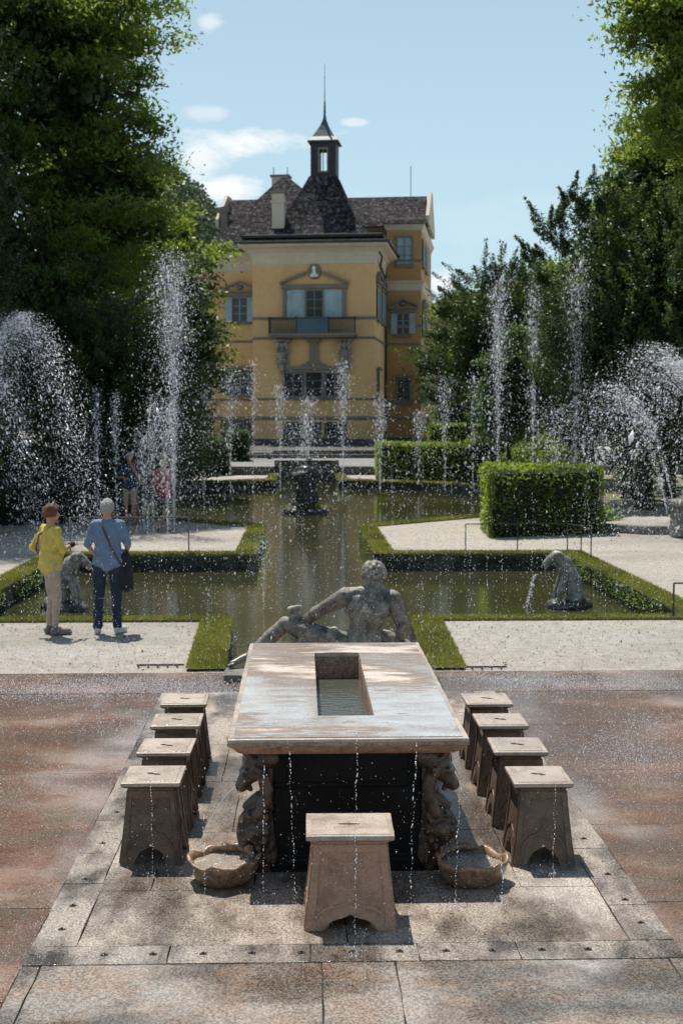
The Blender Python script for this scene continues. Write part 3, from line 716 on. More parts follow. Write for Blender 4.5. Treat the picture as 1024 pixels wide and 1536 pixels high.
for bs in (basin(335, 'left', 0), basin(706, 'right', 1.3)): bs.scale = (1.0, 1.0, .88)
# ------------------------------------------------------------------ palace
c0 = PY(470, 640, 105.0)
B = empty('palace_building', (c0.x, 105.0, 0), R(-8.5), 'ochre yellow palace with steep grey shingle roofs and a copper capped lantern turret', 'palace')
TW = 4.8
def bp(name, mat, fn, parent=B, bevel=0, smooth=False):
    m = MB(); fn(m); return m.build(name, mat, parent, smooth, bevel)
bp('wall', 'ochre', lambda m: m.box(-TW, TW, 0, 9.6, 1.4, 15.3))
bp('wall', 'ochre', lambda m: m.box(-12.5, 4.7, 4.0, 26, 1.4, 15.28))
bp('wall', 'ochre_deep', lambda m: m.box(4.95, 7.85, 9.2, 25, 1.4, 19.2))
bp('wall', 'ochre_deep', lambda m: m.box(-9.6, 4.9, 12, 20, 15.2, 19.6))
bp('plinth', 'plinth', lambda m: (m.box(-TW - .12, TW + .12, -.12, 9.7, 0, 1.42), m.box(-12.6, -TW - .13, 3.9, 20, 0, 1.41), m.box(TW + .13, 7.95, 9.08, 25.1, 0, 1.41)))
def ringb(m, x0, x1, y0, y1, prof):
    m.loft([[(x0 - e, y0 - e, z), (x1 + e, y0 - e, z), (x1 + e, y1 + e, z), (x0 - e, y1 + e, z)] for e, z in prof])
for z, hh in ((3.05, .28), (4.55, .16), (9.3, .2), (10.85, .22)):
    bp('string_course', 'trim', lambda m: (ringb(m, -TW, TW, 0, 9.6, [(.07, z - hh / 2), (.12, z), (.05, z + hh / 2)]), ringb(m, -12.5, -TW - .3, 4, 10, [(.05, z - hh / 2 + .003), (.09, z), (.04, z + hh / 2)]), ringb(m, 4.95, 7.85, 9.2, 20, [(.05, z - hh / 2 + .003), (.09, z), (.04, z + hh / 2)])))
bp('cornice', 'cream', lambda m: ringb(m, -TW, TW, 0, 9.6, [(.02, 15.0), (.06, 15.05), (.10, 15.5), (.22, 15.9), (.5, 16.15), (1.0, 16.35), (1.05, 16.5)]))
bp('cornice', 'cream', lambda m: ringb(m, -12.5, 4.6, 4, 26, [(.02, 14.98), (.06, 15.05), (.10, 15.5), (.2, 15.85), (.45, 16.1), (.5, 16.48)]))
bp('cornice', 'cream', lambda m: (ringb(m, 4.95, 7.85, 9.2, 25, [(.02, 13.75), (.12, 13.85), (.15, 14.3), (.3, 14.5), (.32, 14.6)]), ringb(m, 4.95, 7.85, 9.2, 25, [(.02, 18.8), (.1, 18.9), (.25, 19.25), (.3, 19.3)]), ringb(m, -9.6, 4.9, 12, 20, [(.02, 19.2), (.25, 19.75), (.3, 19.79)])))
# roofs
def gut(m, x0, x1, y0, y1, z, e): ringb(m, x0, x1, y0, y1, [(e, z), (e + .15, z + .02), (e + .18, z + .16), (e, z + .2)])
bp('eaves_gutter', 'iron', lambda m: (gut(m, -TW, TW, 0, 9.6, 16.5, 1.1), gut(m, -12.5, 4.0, 4, 20, 16.49, .6)))
def hip(m, x0, x1, y0, y1, rows):      # rows: (inset x, inset y, z)
    m.loft([[(x0 + a, y0 + b, z), (x1 - a, y0 + b, z), (x1 - a, y1 - b, z), (x0 + a, y1 - b, z)] for a, b, z in rows])
def bell(m):
    x0, x1, y0, y1 = -TW - 1.2, TW + 1.2, -1.2, 10.8
    m.loft([[(x0 + a + s, y0 + a, z), (x1 - a + s, y0 + a, z), (x1 - a + s, y1 - a, z), (x0 + a + s, y1 - a, z)] for a, z, s in ((0, 16.7, 0), (.7, 16.9, 0), (1.7, 17.4, .02), (2.55, 18.2, .08), (3.2, 19.1, .14), (3.8, 20.2, .2), (4.35, 21.3, .25), (4.88, 22.45, .28))])
rf = bp('roof', 'shingle', bell)
bp('eaves_board', 'shingle_dark', lambda m: hip(m, -TW - 1.25, TW + 1.25, -1.25, 10.85, [(.55, .55, 16.98), (.5, .5, 17.02), (.5, .5, 17.22), (.9, .9, 17.3)]), rf)
# dark weathered strip of shingles on the middle of the front slope
rw = bp('roof', 'shingle', lambda m: m.loft([[(-9.9, 3.2, 16.7), (4.6, 3.2, 16.7), (4.6, 11.2, 16.7), (-9.9, 11.2, 16.7)], [(-9.3, 3.9, 17.1), (4.2, 3.9, 17.1), (4.2, 11.2, 17.1), (-9.3, 11.2, 17.1)], [(-4.3, 11.1, 23.75), (-3.7, 11.1, 23.75), (-3.7, 11.25, 23.75), (-4.3, 11.25, 23.75)]]))
bp('roof', 'shingle', lambda m: m.loft([[(-9.8, 11.3, 19.5), (8.1, 11.3, 19.5), (8.1, 20.7, 19.5), (-9.8, 20.7, 19.5)], [(-9.7, 11.7, 19.9), (8.0, 11.7, 19.9), (8.0, 20.3, 19.9), (-9.7, 20.3, 19.9)], [(-9.6, 15.8, 22.7), (7.9, 15.8, 22.7), (7.9, 16.2, 22.7), (-9.6, 16.2, 22.7)]]))
bp('roof', 'shingle', lambda m: m.loft([[(4.6, 8.6, 19.31), (8.3, 8.6, 19.31), (8.3, 12.2, 19.5), (4.6, 12.2, 19.5)], [(4.8, 8.9, 19.65), (8.1, 8.9, 19.65), (8.1, 12.2, 20.35), (4.8, 12.2, 20.35)]]))
for x0, x1, l in ((8.11, 8.4, ''), (-10.1, -9.81, '')):
    bp('gable', 'cream', lambda m: m.prism([(11.0, 19.6), (11.0, 20.3), (15.2, 23.0), (16.8, 23.0), (21, 20.3), (21, 19.6)], lambda a, b: (x0, a, b), lambda a, b: (x1, a, b)))
# lantern turret on the ridge
cx_, cy_ = 0, 4.8
L = bp('lantern_turret', 'shingle_dark', lambda m: (m.box(-1.1, 1.1, 3.7, 5.9, 22.4, 22.9), m.box(-1.02, -.42, 3.8, 5.8, 22.9, 25.6), m.box(.42, 1.02, 3.8, 5.8, 22.9, 25.6), m.box(-.419, .419, 3.82, 5.78, 22.9, 23.25), m.box(-.419, .419, 3.82, 5.78, 25.1, 25.6)))
bp('window_frame', 'trim', lambda m: (m.box(-.42, -.30, 3.76, 3.9, 23.2, 25.15), m.box(.30, .42, 3.76, 3.9, 23.2, 25.15), m.box(-.30, .30, 3.76, 3.9, 25.0, 25.15), m.box(-.3, .3, 3.76, 3.9, 23.2, 23.3), m.box(-.03, .03, 3.78, 3.88, 23.3, 25.0)), L)
bp('lantern_roof', 'copper', lambda m: hip(m, -1.25, 1.25, 3.55, 6.05, [(0, 0, 25.6), (.0, .0, 25.7), (.35, .35, 26.05), (.68, .68, 26.6), (.95, .95, 27.1), (1.13, 1.13, 27.6), (1.19, 1.19, 28.2)]), L)
bp('spire', 'iron', lambda m: m.tube([(0, 4.8, 28.1), (0, 4.8, 28.9), (0, 4.8, 29.1), (0, 4.8, 32.0)], [.10, .07, .035, .015], 6), L)
L.location.x = .28; L.location.z = -.42
def chimney(x, y, z0, z1, w, mat='cream'):
    c = bp('chimney', mat, lambda m: (m.box(x - w / 2, x + w / 2, y - w / 2, y + w / 2, z0, z1), ringb(m, x - w / 2, x + w / 2, y - w / 2, y + w / 2, [(.02, z1 - .75), (.10, z1 - .7), (.10, z1 - .55), (.02, z1 - .5)])), B)
    bp('chimney_cap', 'trim', lambda m: (ringb(m, x - w / 2, x + w / 2, y - w / 2, y + w / 2, [(.05, z1), (.16, z1 + .06), (.16, z1 + .2)]), m.box(x - w / 2 + .1, x + w / 2 - .1, y - .1, y + .1, z1 + .2, z1 + .45)), c)
chimney(-2.95, 1.6, 17.3, 20.7, .95)
bx = bp('chimney', 'cream', lambda m: m.box(-5.2, -3.8, 11.4, 12.6, 22.2, 23.9)); bp('chimney_cap', 'trim', lambda m: (m.box(-5.35, -3.65, 11.3, 12.7, 23.9, 24.05), m.box(-5.1, -5.04, 11.6, 11.66, 24.05, 24.7), m.box(-3.9, -3.84, 11.6, 11.66, 24.05, 24.7)), bx)
bp('lightning_rod', 'iron', lambda m: m.tube([(6.5, 16, 22.6), (6.5, 16, 25.4)], .03, 5))
dm = bp('dormer', 'trim', lambda m: (m.box(-9.75, -9.1, 11.2, 12.4, 19.2, 20.9), m.prism([(-9.95, 20.9), (-9.85, 21.3), (-8.9, 21.5), (-8.95, 20.9)], lambda a, b: (a, 11.1, b), lambda a, b: (a, 12.6, b))))
bp('downpipe', 'iron', lambda m: m.tube([(4.95, .3, 16.3), (5.3, .9, 15.6), (4.98, 3, 15.2), (4.93, 8.9, 14.6), (4.93, 9.05, 1.5)], .09, 6))
# windows: f maps (u, out, z) to the wall
def front(v): return lambda u, o, z: (u, v - o, z)
def rside(x): return lambda u, o, z: (x + o, u, z)
def fbox(m, F, u0, u1, o0, o1, z0, z1):
    q = lambda z: [F(u0, o0, z), F(u1, o0, z), F(u1, o1, z), F(u0, o1, z)]
    m.loft([q(z0), q(z1)])
def window(F, u, z, w, h, shutters=None, ped=None, mat='trim', bars=1, hood=False, paneh='glass_dark'):
    fr = .16
    def f(m):
        fbox(m, F, u - w / 2 - fr, u - w / 2, .001, .12, z - fr, z + h + fr); fbox(m, F, u + w / 2, u + w / 2 + fr, .001, .12, z - fr, z + h + fr)
        fbox(m, F, u - w / 2, u + w / 2, .001, .118, z + h, z + h + fr); fbox(m, F, u - w / 2, u + w / 2, .001, .118, z - fr, z)
        fbox(m, F, u - w / 2 - .3, u + w / 2 + .3, .13, .24, z - fr - .12, z - fr)
        if hood: fbox(m, F, u - w / 2 - .4, u + w / 2 + .4, .13, .35, z + h + fr, z + h + fr + .22)
    wn = bp('window', mat, f)
    bp('pane', paneh, lambda m: fbox(m, F, u - w / 2, u + w / 2, .002, .03, z, z + h), wn)
    def g(m):
        for k in range(bars):
            x = u - w / 2 + (k + 1) * w / (bars + 1); fbox(m, F, x - .035, x + .035, .031, .07, z, z + h)
        for k in (1, 2): fbox(m, F, u - w / 2, u + w / 2, .031, .06, z + h * k / 3 - .025, z + h * k / 3 + .025)
    bp('glazing_bars', 'shutter' if shutters else 'trim', g, wn)
    if shutters:
        for s in (-1, 1):
            def sh(m, s=s):
                a = u + s * (w / 2 + fr * .3); b2 = a + s * w * .52; lo, hi = min(a, b2), max(a, b2)
                fbox(m, F, lo, hi, .125, .17, z - .05, z + h + .05)
                for k in range(8): fbox(m, F, lo + .06, hi - .06, .171, .19, z + .1 + k * h / 8.2, z + .1 + k * h / 8.2 + h * .06)
            bp('shutter', shutters, sh, wn)
    if ped:
        hw_ = w / 2 + w * .55 + .3; zt = z + h + fr + .3
        def pd(m):
            fbox(m, F, u - hw_, u + hw_, .01, .3, zt, zt + .18); fbox(m, F, u - hw_ + .2, u + hw_ - .2, .01, .16, z + h + fr + .01, zt - .002)
            for s in (-1, 1):
                if ped == 'broken': pts = [(u + s * hw_, zt + .19), (u + s * hw_, zt + .40), (u + s * .45, zt + 1.15), (u + s * .45, zt + .92)]
                else: pts = [(u + s * hw_, zt + .19), (u + s * hw_, zt + .36), (u + s * .001, zt + .95), (u + s * .001, zt + .74)]
                m.prism(pts, lambda a, b: F(a, .01, b), lambda a, b: F(a, .32, b))
        bp('pediment', mat, pd, wn)
        if ped == 'tri': bp('carving', 'trim', lambda m: m.loft([[F(u + math.cos(k * math.pi / 4) * .3, .01, zt + .42 + math.sin(k * math.pi / 4) * .2) for k in range(8)], [F(u + math.cos(k * math.pi / 4) * .2, .2, zt + .42 + math.sin(k * math.pi / 4) * .14) for k in range(8)]]), wn)
    return wn
Ff = front(0)
bw_ = window(Ff, 0.1, 10.95, 1.25, 2.0, None, None, 'trim', 1)
for s in (-1, 1):
    bp('shutter', 'shutter', lambda m: (fbox(m, Ff, .1 + s * 1.25 - .55, .1 + s * 1.25 + .55, .02, .1, 10.9, 13.05), fbox(m, Ff, .1 + s * 1.25 - .3, .1 + s * 1.25 + .3, .101, .13, 11.1, 12.85), fbox(m, Ff, .1 + s * 2.0 - .19, .1 + s * 2.0 + .19, .02, .12, 10.9, 13.0)), bw_)
    bp('pilaster', 'trim', lambda m: fbox(m, Ff, .1 + s * 2.35 - .13, .1 + s * 2.35 + .13, .02, .2, 10.9, 13.1), bw_)
bp('lintel', 'trim', lambda m: (fbox(m, Ff, -2.5, 2.7, .01, .22, 13.12, 13.45), m.prism([(-2.6, 13.46), (-2.6, 13.65), (-.6, 14.45), (-.6, 14.2)], lambda a, b: Ff(a, .01, b), lambda a, b: Ff(a, .35, b)), m.prism([(2.8, 13.46), (2.8, 13.65), (.8, 14.45), (.8, 14.2)], lambda a, b: Ff(a, .01, b), lambda a, b: Ff(a, .35, b))), bw_)
med = bp('medallion', 'trim', lambda m: m.loft([[Ff(.1 + math.cos(k * math.pi / 8) * .55, .01, 14.45 + math.sin(k * math.pi / 8) * .62) for k in range(16)], [Ff(.1 + math.cos(k * math.pi / 8) * .5, .2, 14.45 + math.sin(k * math.pi / 8) * .56) for k in range(16)]]))
blob('bust', [('b', (.1, -.3, 14.68), (.16, .15, .2)), ('c', (.1, -.25, 14.5), (.1, -.25, 14.25), .1, .24), ('c', (-.1, -.25, 14.12), (.3, -.25, 14.12), .14, .14)], .04, 'white', med, 1)
# balcony
bal = bp('balcony', 'trim', lambda m: (m.box(-3.35, 3.45, -1.3, -.01, 9.42, 9.6), m.box(-3.2, 3.3, -1.15, -.02, 9.3, 9.415)))
bp('railing', 'iron', lambda m: ([m.box(-3.3 + k * .13, -3.3 + k * .13 + .06, -1.24, -1.205, 9.6, 10.75) for k in range(52)], m.box(-3.33, 3.43, -1.27, -1.18, 10.75, 10.83), m.box(-3.33, -3.27, -1.17, -.02, 10.75, 10.83), m.box(3.37, 3.43, -1.17, -.02, 10.75, 10.83), [m.box(-3.32, -3.29, -1.1 + k * .16, -1.07 + k * .16, 9.6, 10.75) for k in range(7)], [m.box(x, x + .09, -1.27, -1.18, 9.6, 10.9) for x in (-3.33, -1.2, 1.3, 3.36)]), bal)
bp('blue_panel', 'shutter_blue', lambda m: m.box(-1.15, 1.3, -1.25, -1.21, 9.65, 10.72), bal)
def caryatid(u):
    pr = [('b', (u, -.45, 8.75), (.2, .22, .26)), ('c', (u, -.35, 8.5), (u, -.35, 8.0), .16, .42), ('c', (u - .4, -.35, 8.15), (u - .3, -.6, 8.85), .14, .11), ('c', (u + .4, -.35, 8.15), (u + .3, -.6, 8.85), .14, .11), ('c', (u, -.35, 8.0), (u, -.25, 7.2), .4, .3),
          ('c', (u, -.25, 7.2), (u, -.15, 6.0), .28, .12), ('c', (u - .3, -.2, 7.1), (u + .3, -.2, 7.1), .16, .16), ('c', (u - .45, -.3, 9.1), (u + .45, -.3, 9.1), .2, .2), ('b', (u - .35, -.25, 7.5), (.15, .15, .3)), ('b', (u + .35, -.25, 7.5), (.15, .15, .3))]
    return blob('carved_figure', pr, .06, 'statue_stone', B, 1, None, .06, 3)
caryatid(-2.4); caryatid(2.5)
bp('pilaster', 'trim', lambda m: (fbox(m, Ff, -.45, .55, .01, .3, 8.95, 9.28), fbox(m, Ff, -.3, .4, .01, .2, 7.5, 8.94), fbox(m, Ff, -.5, .6, .01, .26, 7.3, 7.49), fbox(m, Ff, -.9, 1.0, .01, .2, 7.1, 7.29), fbox(m, Ff, -2.5, 2.6, .01, .3, 6.85, 7.09), fbox(m, Ff, -2.3, 2.4, .01, .2, 6.6, 6.84)), B)
window(Ff, .05, 4.75, 1.2, 1.85, None, None, 'trim', 0)
for s in (-1, 1): window(Ff, .05 + s * 1.65, 4.8, 1.35, 1.7, None, None, 'shutter_dark', 1)
for u, w_ in ((-1.65, 1.2), (.05, .8), (1.75, 1.4)): window(Ff, u, 1.75, w_, .85, None, None, 'plinth', 1)
Fs = rside(TW)
window(Fs, 2.6, 10.95, 1.2, 2.3, 'shutter', 'tri'); window(Fs, 2.6, 4.8, 1.2, 1.9, None, None, 'trim', 1, True); window(Fs, 2.6, 1.75, 1.1, .9, None, None, 'plinth')
window(Fs, 6.9, 10.95, 1.2, 2.3, 'shutter', 'tri')
Fl = front(4.0)
window(Fl, -6.6, 10.95, 1.15, 1.85, 'shutter', 'tri')
window(Fl, -6.6, 5.0, 1.2, 1.9, 'shutter_blue', None, 'trim', 1, True)
bp('doorway', 'glass_dark', lambda m: fbox(m, Fl, -8.2, -5.2, .002, .05, 1.42, 2.9))
Fr = front(9.2)
window(Fr, 6.35, 10.2, .95, 1.6, 'shutter', 'tri'); window(Fr, 6.45, 16.0, 1.15, 2.2, None, None, 'trim', 1, False, 'shutter'); window(Fr, 6.4, 4.5, 1.0, 1.8, None, None, 'trim', 1, True)
bp('string_course', 'trim', lambda m: ringb(m, 4.95, 7.85, 9.2, 20, [(.05, 16.2), (.09, 16.3), (.04, 16.4)]))
Fq = rside(7.85)
for z, h_ in ((16.0, 2.1), (10.2, 1.6), (4.5, 1.8)):
    for u in (11.2, 15.6): window(Fq, u, z, 1.1, h_, 'shutter' if z > 6 else None, 'tri' if z == 10.2 else None)
# pale wing seen just beyond the right corner
B2 = empty('annex_building', (PY(655, 500, 135).x + 3, 135, 0), R(-8.5), 'pale yellow annex peeping out behind the right corner of the palace', 'building')
m = MB(); m.box(-5, 4, 0, 10, 0, 13.2); m.build('wall', 'cream', B2); m = MB(); hip(m, -5.6, 4.6, -.6, 10.6, [(0, 0, 13.2), (.1, .1, 13.4), (4, 4, 16)]); m.build('roof', 'shingle', B2)
# ------------------------------------------------------------------ trees and hedges
def crown_pts(lobes, n_cl, per, csize, surf=.45, spray=None, flat=.6):
    vol = np.array([l[3] * l[4] * l[5] for l in lobes]) ** .67; pr = vol / vol.sum(); k = rng.choice(len(lobes), n_cl, p=pr)
    Lb = np.array(lobes)[k]; d = rng.normal(size=(n_cl, 3)); d /= np.linalg.norm(d, axis=1)[:, None]
    r = rng.uniform(0, 1, n_cl) ** surf; bumpn = np.array([1 + .30 * noise.noise(Vector(x * 2.1) + Vector((i * 3.1, 0, 0))) for x, i in zip(d, k)])
    c = Lb[:, :3] + d * Lb[:, 3:] * (r * bumpn)[:, None]
    # gather the clusters into boughs: flat drooping layers with dark gaps between them
    nb = max(6, int(n_cl / 11)); B_ = c[rng.choice(n_cl, nb, replace=False)]; Bd = d[rng.choice(n_cl, nb)]
    near = np.argmin(((c[:, None, :] - B_[None]) ** 2 * np.array([1, 1, 2.2])).sum(2), 1); q0 = B_[near]; off = c - q0; pull = .45 if not spray else .65
    c = q0 + off * np.array([.95, .95, pull]); rad_ = np.linalg.norm(off[:, :2], axis=1); c[:, 2] -= .18 * rad_ ** 1.5
    cs = csize * rng.uniform(.55, 1.35, n_cl)
    C = np.repeat(c, per, 0); S = np.repeat(cs, per)[:, None]; D = np.repeat(d, per, 0)
    if spray:   # stretched sprays of foliage growing out and up
        ax = D * np.array([1, 1, .35]) + np.array([0, 0, spray]); ax /= np.linalg.norm(ax, axis=1)[:, None]
        t = rng.uniform(0, 1, len(C))[:, None]; P_ = C + ax * S * 2.6 * t + rng.normal(size=C.shape) * S * .30 * (1.15 - t)
    else:
        P_ = C + rng.normal(size=C.shape) * S * np.array([.55, .55, .55 * flat])
        drp = (rng.uniform(size=len(C)) < .22)[:, None] * D * S * rng.uniform(0, .7, (len(C), 1)); P_ = P_ + drp
    return P_
def trunk(name, t, base, h, r, limbs, lean=(0, 0), mat='bark'):
    m = MB(); pts = [(base[0] + lean[0] * k / 6 + random.uniform(-.06, .06) * k, base[1] + lean[1] * k / 6, base[2] + h * k / 6) for k in range(7)]
    m.tube(pts, [r * (1.25 if k == 0 else 1 - k / 7.5) for k in range(7)], 10)
    for e in limbs:
        s = Vector(pts[random.choice((2, 3, 4, 5))]); e = Vector(e); mid = (s + e) / 2 + Vector((random.uniform(-.5, .5), random.uniform(-.5, .5), .4 + random.uniform(0, .6)))
        m.tube([s, s.lerp(mid, .5), mid, mid.lerp(e, .5), e], [r * .4, r * .32, r * .22, r * .14, r * .05], 6)
    return m.build('trunk', mat, t, True)
def tree(name, label, lobes, mat, n_cl, per, csize, lsize, base, h, r, spray=None, surf=.45, inner=0, inner_mat='leaf_dark', ratio=.45, flat=.42, group=None):
    t = empty(name, (0, 0, 0), 0, label, 'tree', group)
    pts = crown_pts(lobes, int(n_cl * .9), int(per * 1.9), csize * .9, surf, spray, flat)
    V, F = leaves(len(pts), pts, lsize * .72, .15, ratio); link('crown', np_mesh('crown', V, F, 4), mat, t)
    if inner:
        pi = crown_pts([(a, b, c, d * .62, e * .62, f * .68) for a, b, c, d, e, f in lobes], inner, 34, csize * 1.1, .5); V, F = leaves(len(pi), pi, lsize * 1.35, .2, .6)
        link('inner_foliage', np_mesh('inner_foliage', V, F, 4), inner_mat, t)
    trunk(name, t, base, h, r, [(l[0] + random.uniform(-.3, .3) * l[3], l[1], l[2] + .2 * l[5]) for l in lobes])
    return t
def shoots(t, spec, mat, lsize, n=260):
    P_ = []
    for x, y, z, L, lean in spec:
        for q_ in range(5):
            ax = Vector((lean + random.uniform(-.45, .45), random.uniform(-.4, .4), 1.0 if q_ == 0 else random.uniform(.5, 1))).normalized(); Lq = L * (1 if q_ == 0 else random.uniform(.35, .75)); o = np.array([x + random.uniform(-.3, .3) * (q_ > 0), y, z - (q_ > 0) * random.uniform(0, .35) * L])
            u = rng.uniform(0, 1, n); P_.append(o + np.array(ax)[None] * (u * Lq)[:, None] + rng.normal(size=(n, 3)) * (.16 * L * (1.08 - u) ** .8)[:, None] * .55)
    P_ = np.concatenate(P_); V, F = leaves(len(P_), P_, lsize, .15, .3); link('shoots', np_mesh('shoots', V, F, 4), mat, t)
# left side -------------------------------------------------
tree('broadleaf_tree', 'tall broadleaf tree on the left rising out of the top of the frame',
     [(-9.5, 42, 15.5, 4.6, 4, 4.2), (-7.6, 42, 12.5, 3.4, 3, 2.8), (-6.6, 42, 9.6, 2.8, 3, 2.6), (-6.6, 42.5, 15.4, 2.2, 2.4, 2.4), (-12, 41, 10, 4, 4, 4), (-8.6, 41, 7, 3.6, 3, 2.6), (-11, 42, 18, 3.6, 3, 3)],
     'leaf_broad', 2100, 48, .62, .12, (-9.5, 42.5, 0), 15, .4, None, .4, 700)
tree('lime_tree', 'bright leaved tree beside the left wing of the palace, behind the tall spray plume',
     [(-8.6, 64, 10, 4.4, 4, 3.9), (-7.9, 63, 6.6, 4.2, 3.4, 3.4), (-8.4, 63, 3.6, 3.4, 3, 2.6), (-10.4, 64, 14, 3.4, 3, 3), (-6.4, 62, 6.4, 1.8, 2, 2.2)],
     'leaf_bright', 1250, 42, .7, .16, (-8.6, 64, 0), 11, .35, None, .35, 500)
tree('rounded_yew_tree', 'dense rounded yew standing in front of the tall left tree', [(-5.6, 38.5, 4.4, 1.9, 1.7, 2.1), (-6.4, 38.5, 2.6, 2.2, 1.8, 2.2), (-4.6, 38.6, 3.0, 1.5, 1.5, 1.9), (-5.4, 38.5, 1.4, 2.1, 1.6, 1.4)],
     'leaf_yew', 1100, 40, .36, .07, (-5.6, 38.8, 0), 4.5, .2, .5, .4, 300)
tree('column_cypress', 'dark columnar conifer at the extreme left of the view', [(-9.0, 34, 3, 1.6, 1.5, 3.4), (-9.1, 34, 7, 1.5, 1.4, 3.6), (-9.1, 34, 11, 1.2, 1.2, 3.4), (-9.0, 34, 14, .8, .8, 2.4)],
     'leaf_dark', 900, 36, .42, .08, (-9.0, 34, 0), 15, .25, .8, .4, 260)
tree('spruce_tree', 'dark drooping spruce between the columnar conifer and the tall left tree', [(-11.5, 38, 5, 3.0, 2.6, 4.2), (-11, 38, 10, 2.6, 2.4, 4), (-10.4, 38, 14.5, 2.0, 2, 3.4), (-7.8, 39.5, 5.2, 2.2, 2, 3.2)],
     'leaf_yew', 1300, 40, .55, .09, (-10.8, 38, 0), 16, .35, -.2, .4, 400)
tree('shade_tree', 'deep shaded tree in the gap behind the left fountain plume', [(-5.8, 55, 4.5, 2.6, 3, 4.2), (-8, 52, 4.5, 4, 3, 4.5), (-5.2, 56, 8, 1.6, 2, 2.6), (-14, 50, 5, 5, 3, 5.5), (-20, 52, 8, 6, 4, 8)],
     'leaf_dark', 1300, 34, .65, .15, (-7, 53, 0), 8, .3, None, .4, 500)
# right side ------------------------------------------------
tree('maple_tree', 'sunlit maple whose branches hang in from the top right corner', [(8.3, 26, 10.6, 2.6, 2.4, 1.9), (7.0, 26, 10.2, 1.35, 1.5, 1.15), (7.7, 26.2, 8.6, 1.5, 1.6, 1.1), (10.5, 27, 9, 3, 2.6, 3), (6.7, 26, 11.6, 1.2, 1.5, 1.2), (7.5, 26, 8.9, 1.3, 1.4, 1.1), (8.6, 26, 8.0, 1.6, 1.4, 1.0)],
     'leaf_broad', 1250, 42, .42, .085, (11, 27.5, 0), 10, .35, None, .45, 60)
tree('ash_tree', 'tall green tree filling the right edge below the overhanging maple', [(14.2, 45, 11.6, 3.4, 3.4, 3.2), (12.6, 45, 8.4, 3.4, 3.2, 3), (11.0, 45, 9.7, 1.6, 1.8, 1.5), (16.5, 45, 13, 4.2, 3.6, 4.0), (14, 45, 4.5, 4, 3, 3.5), (13.3, 44, 13.3, 2.0, 2, 1.8), (11.6, 44, 12.0, 1.6, 1.8, 1.5), (13.5, 44, 15, 2.4, 2, 2.0), (10.9, 44, 10.6, 1.4, 1.6, 1.4)],
     'leaf_broad', 2100, 44, .6, .12, (14.5, 46, 0), 11, .35, None, .4, 500)
by_ = tree('big_yew_tree', 'broad dark yew with upright feathery tips on the right', [(10.2, 42, 6.0, 2.6, 2.4, 2.7), (8.8, 42, 4.9, 1.7, 2, 2.2), (11.6, 41, 6.6, 2.6, 2.4, 2.4), (12.5, 41, 3.5, 3.6, 2.4, 3.2), (9.6, 42.5, 8.4, 1.2, 1.3, 1.3), (10.8, 42.5, 9.0, 1.4, 1.4, 1.3)],
     'leaf_yew', 1700, 40, .48, .085, (10.6, 42, 0), 7, .3, .9, .4, 420)
bg_ = tree('blue_green_yew_tree', 'yew with spiky upright shoots against the sky, right of the palace', [(8.5, 60, 7.1, 1.9, 2, 2.3), (10.2, 60, 6.6, 2.2, 2.2, 2.6), (9.6, 62, 5.3, 2.8, 2.0, 2.3), (7.4, 60.5, 6.0, 1.1, 1.4, 1.6), (11.4, 61, 5, 2.6, 2, 3.6)],
     'leaf_yew', 1150, 36, .62, .10, (9.2, 60.5, 0), 7.5, .25, 1.1, .4, 300)
tree('larch_tree', 'bluish green conifer just right of the palace corner', [(11.6, 101, 6.5, 2.2, 2, 5.2), (14, 101, 8.2, 3.0, 2, 4.0), (11.5, 101, 3.2, 2.2, 2, 2.6), (17, 102, 6, 4.4, 2.6, 5.6)],
     'leaf_blue', 800, 34, .75, .14, (12.6, 101.4, 0), 8, .25, .3, .4, 250)
tree('yew_bough', 'dark yew with a long bough reaching over the palace corner', [(8.2, 72, 6.0, 1.2, 1.3, 2.6), (7.4, 71, 6.0, 1.0, .8, .5), (9.8, 72, 5.6, 2.0, 1.8, 2.3), (6.6, 71, 5.8, .7, .6, .3), (7.0, 71, 4.3, .7, .6, .3)],
     'leaf_yew', 520, 32, .6, .11, (8.6, 71.5, 0), 6, .2, .5, .4, 150)
tree('young_maple_tree', 'light green small tree behind the square hedge on the right', [(7.3, 48, 4.2, 1.2, 1.2, 1.5), (7.1, 48, 3.0, 1.1, 1.0, .9), (7.6, 48, 5.4, .8, .8, .8)],
     'leaf_blue', 420, 36, .42, .095, (7.3, 48.2, 0), 4, .12, None, .4, 80)
tree('birch_tree', 'yellow green tree crown in the middle of the right hand yews', [(9.9, 66, 7.6, 2.3, 2, 2.0), (12.4, 66, 9, 3, 2, 2.4), (8.0, 66, 8.3, 1.7, 1.6, 1.1)],
     'leaf_bright', 520, 38, .6, .14, (10.5, 66.5, 0), 8, .22, None, .4, 150)
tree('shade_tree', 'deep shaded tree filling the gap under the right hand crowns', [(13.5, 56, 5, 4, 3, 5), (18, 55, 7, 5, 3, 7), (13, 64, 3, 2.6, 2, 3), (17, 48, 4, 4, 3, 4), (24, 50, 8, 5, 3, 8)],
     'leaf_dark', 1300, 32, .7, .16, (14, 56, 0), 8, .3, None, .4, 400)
shoots(by_, [(PY(px, py, 41.5).x, 41.5, PY(px, py, 41.5).z, L, ln) for px, py, L, ln in ((825, 345, 1.3, -.4), (838, 330, 1.2, .1), (850, 372, 1.2, -.5), (806, 385, 1.0, -.7), (870, 320, 1.3, .3), (893, 300, 1.2, .1), (860, 300, .9, -.2), (815, 420, 1.2, -.8))], 'leaf_yew', .06)
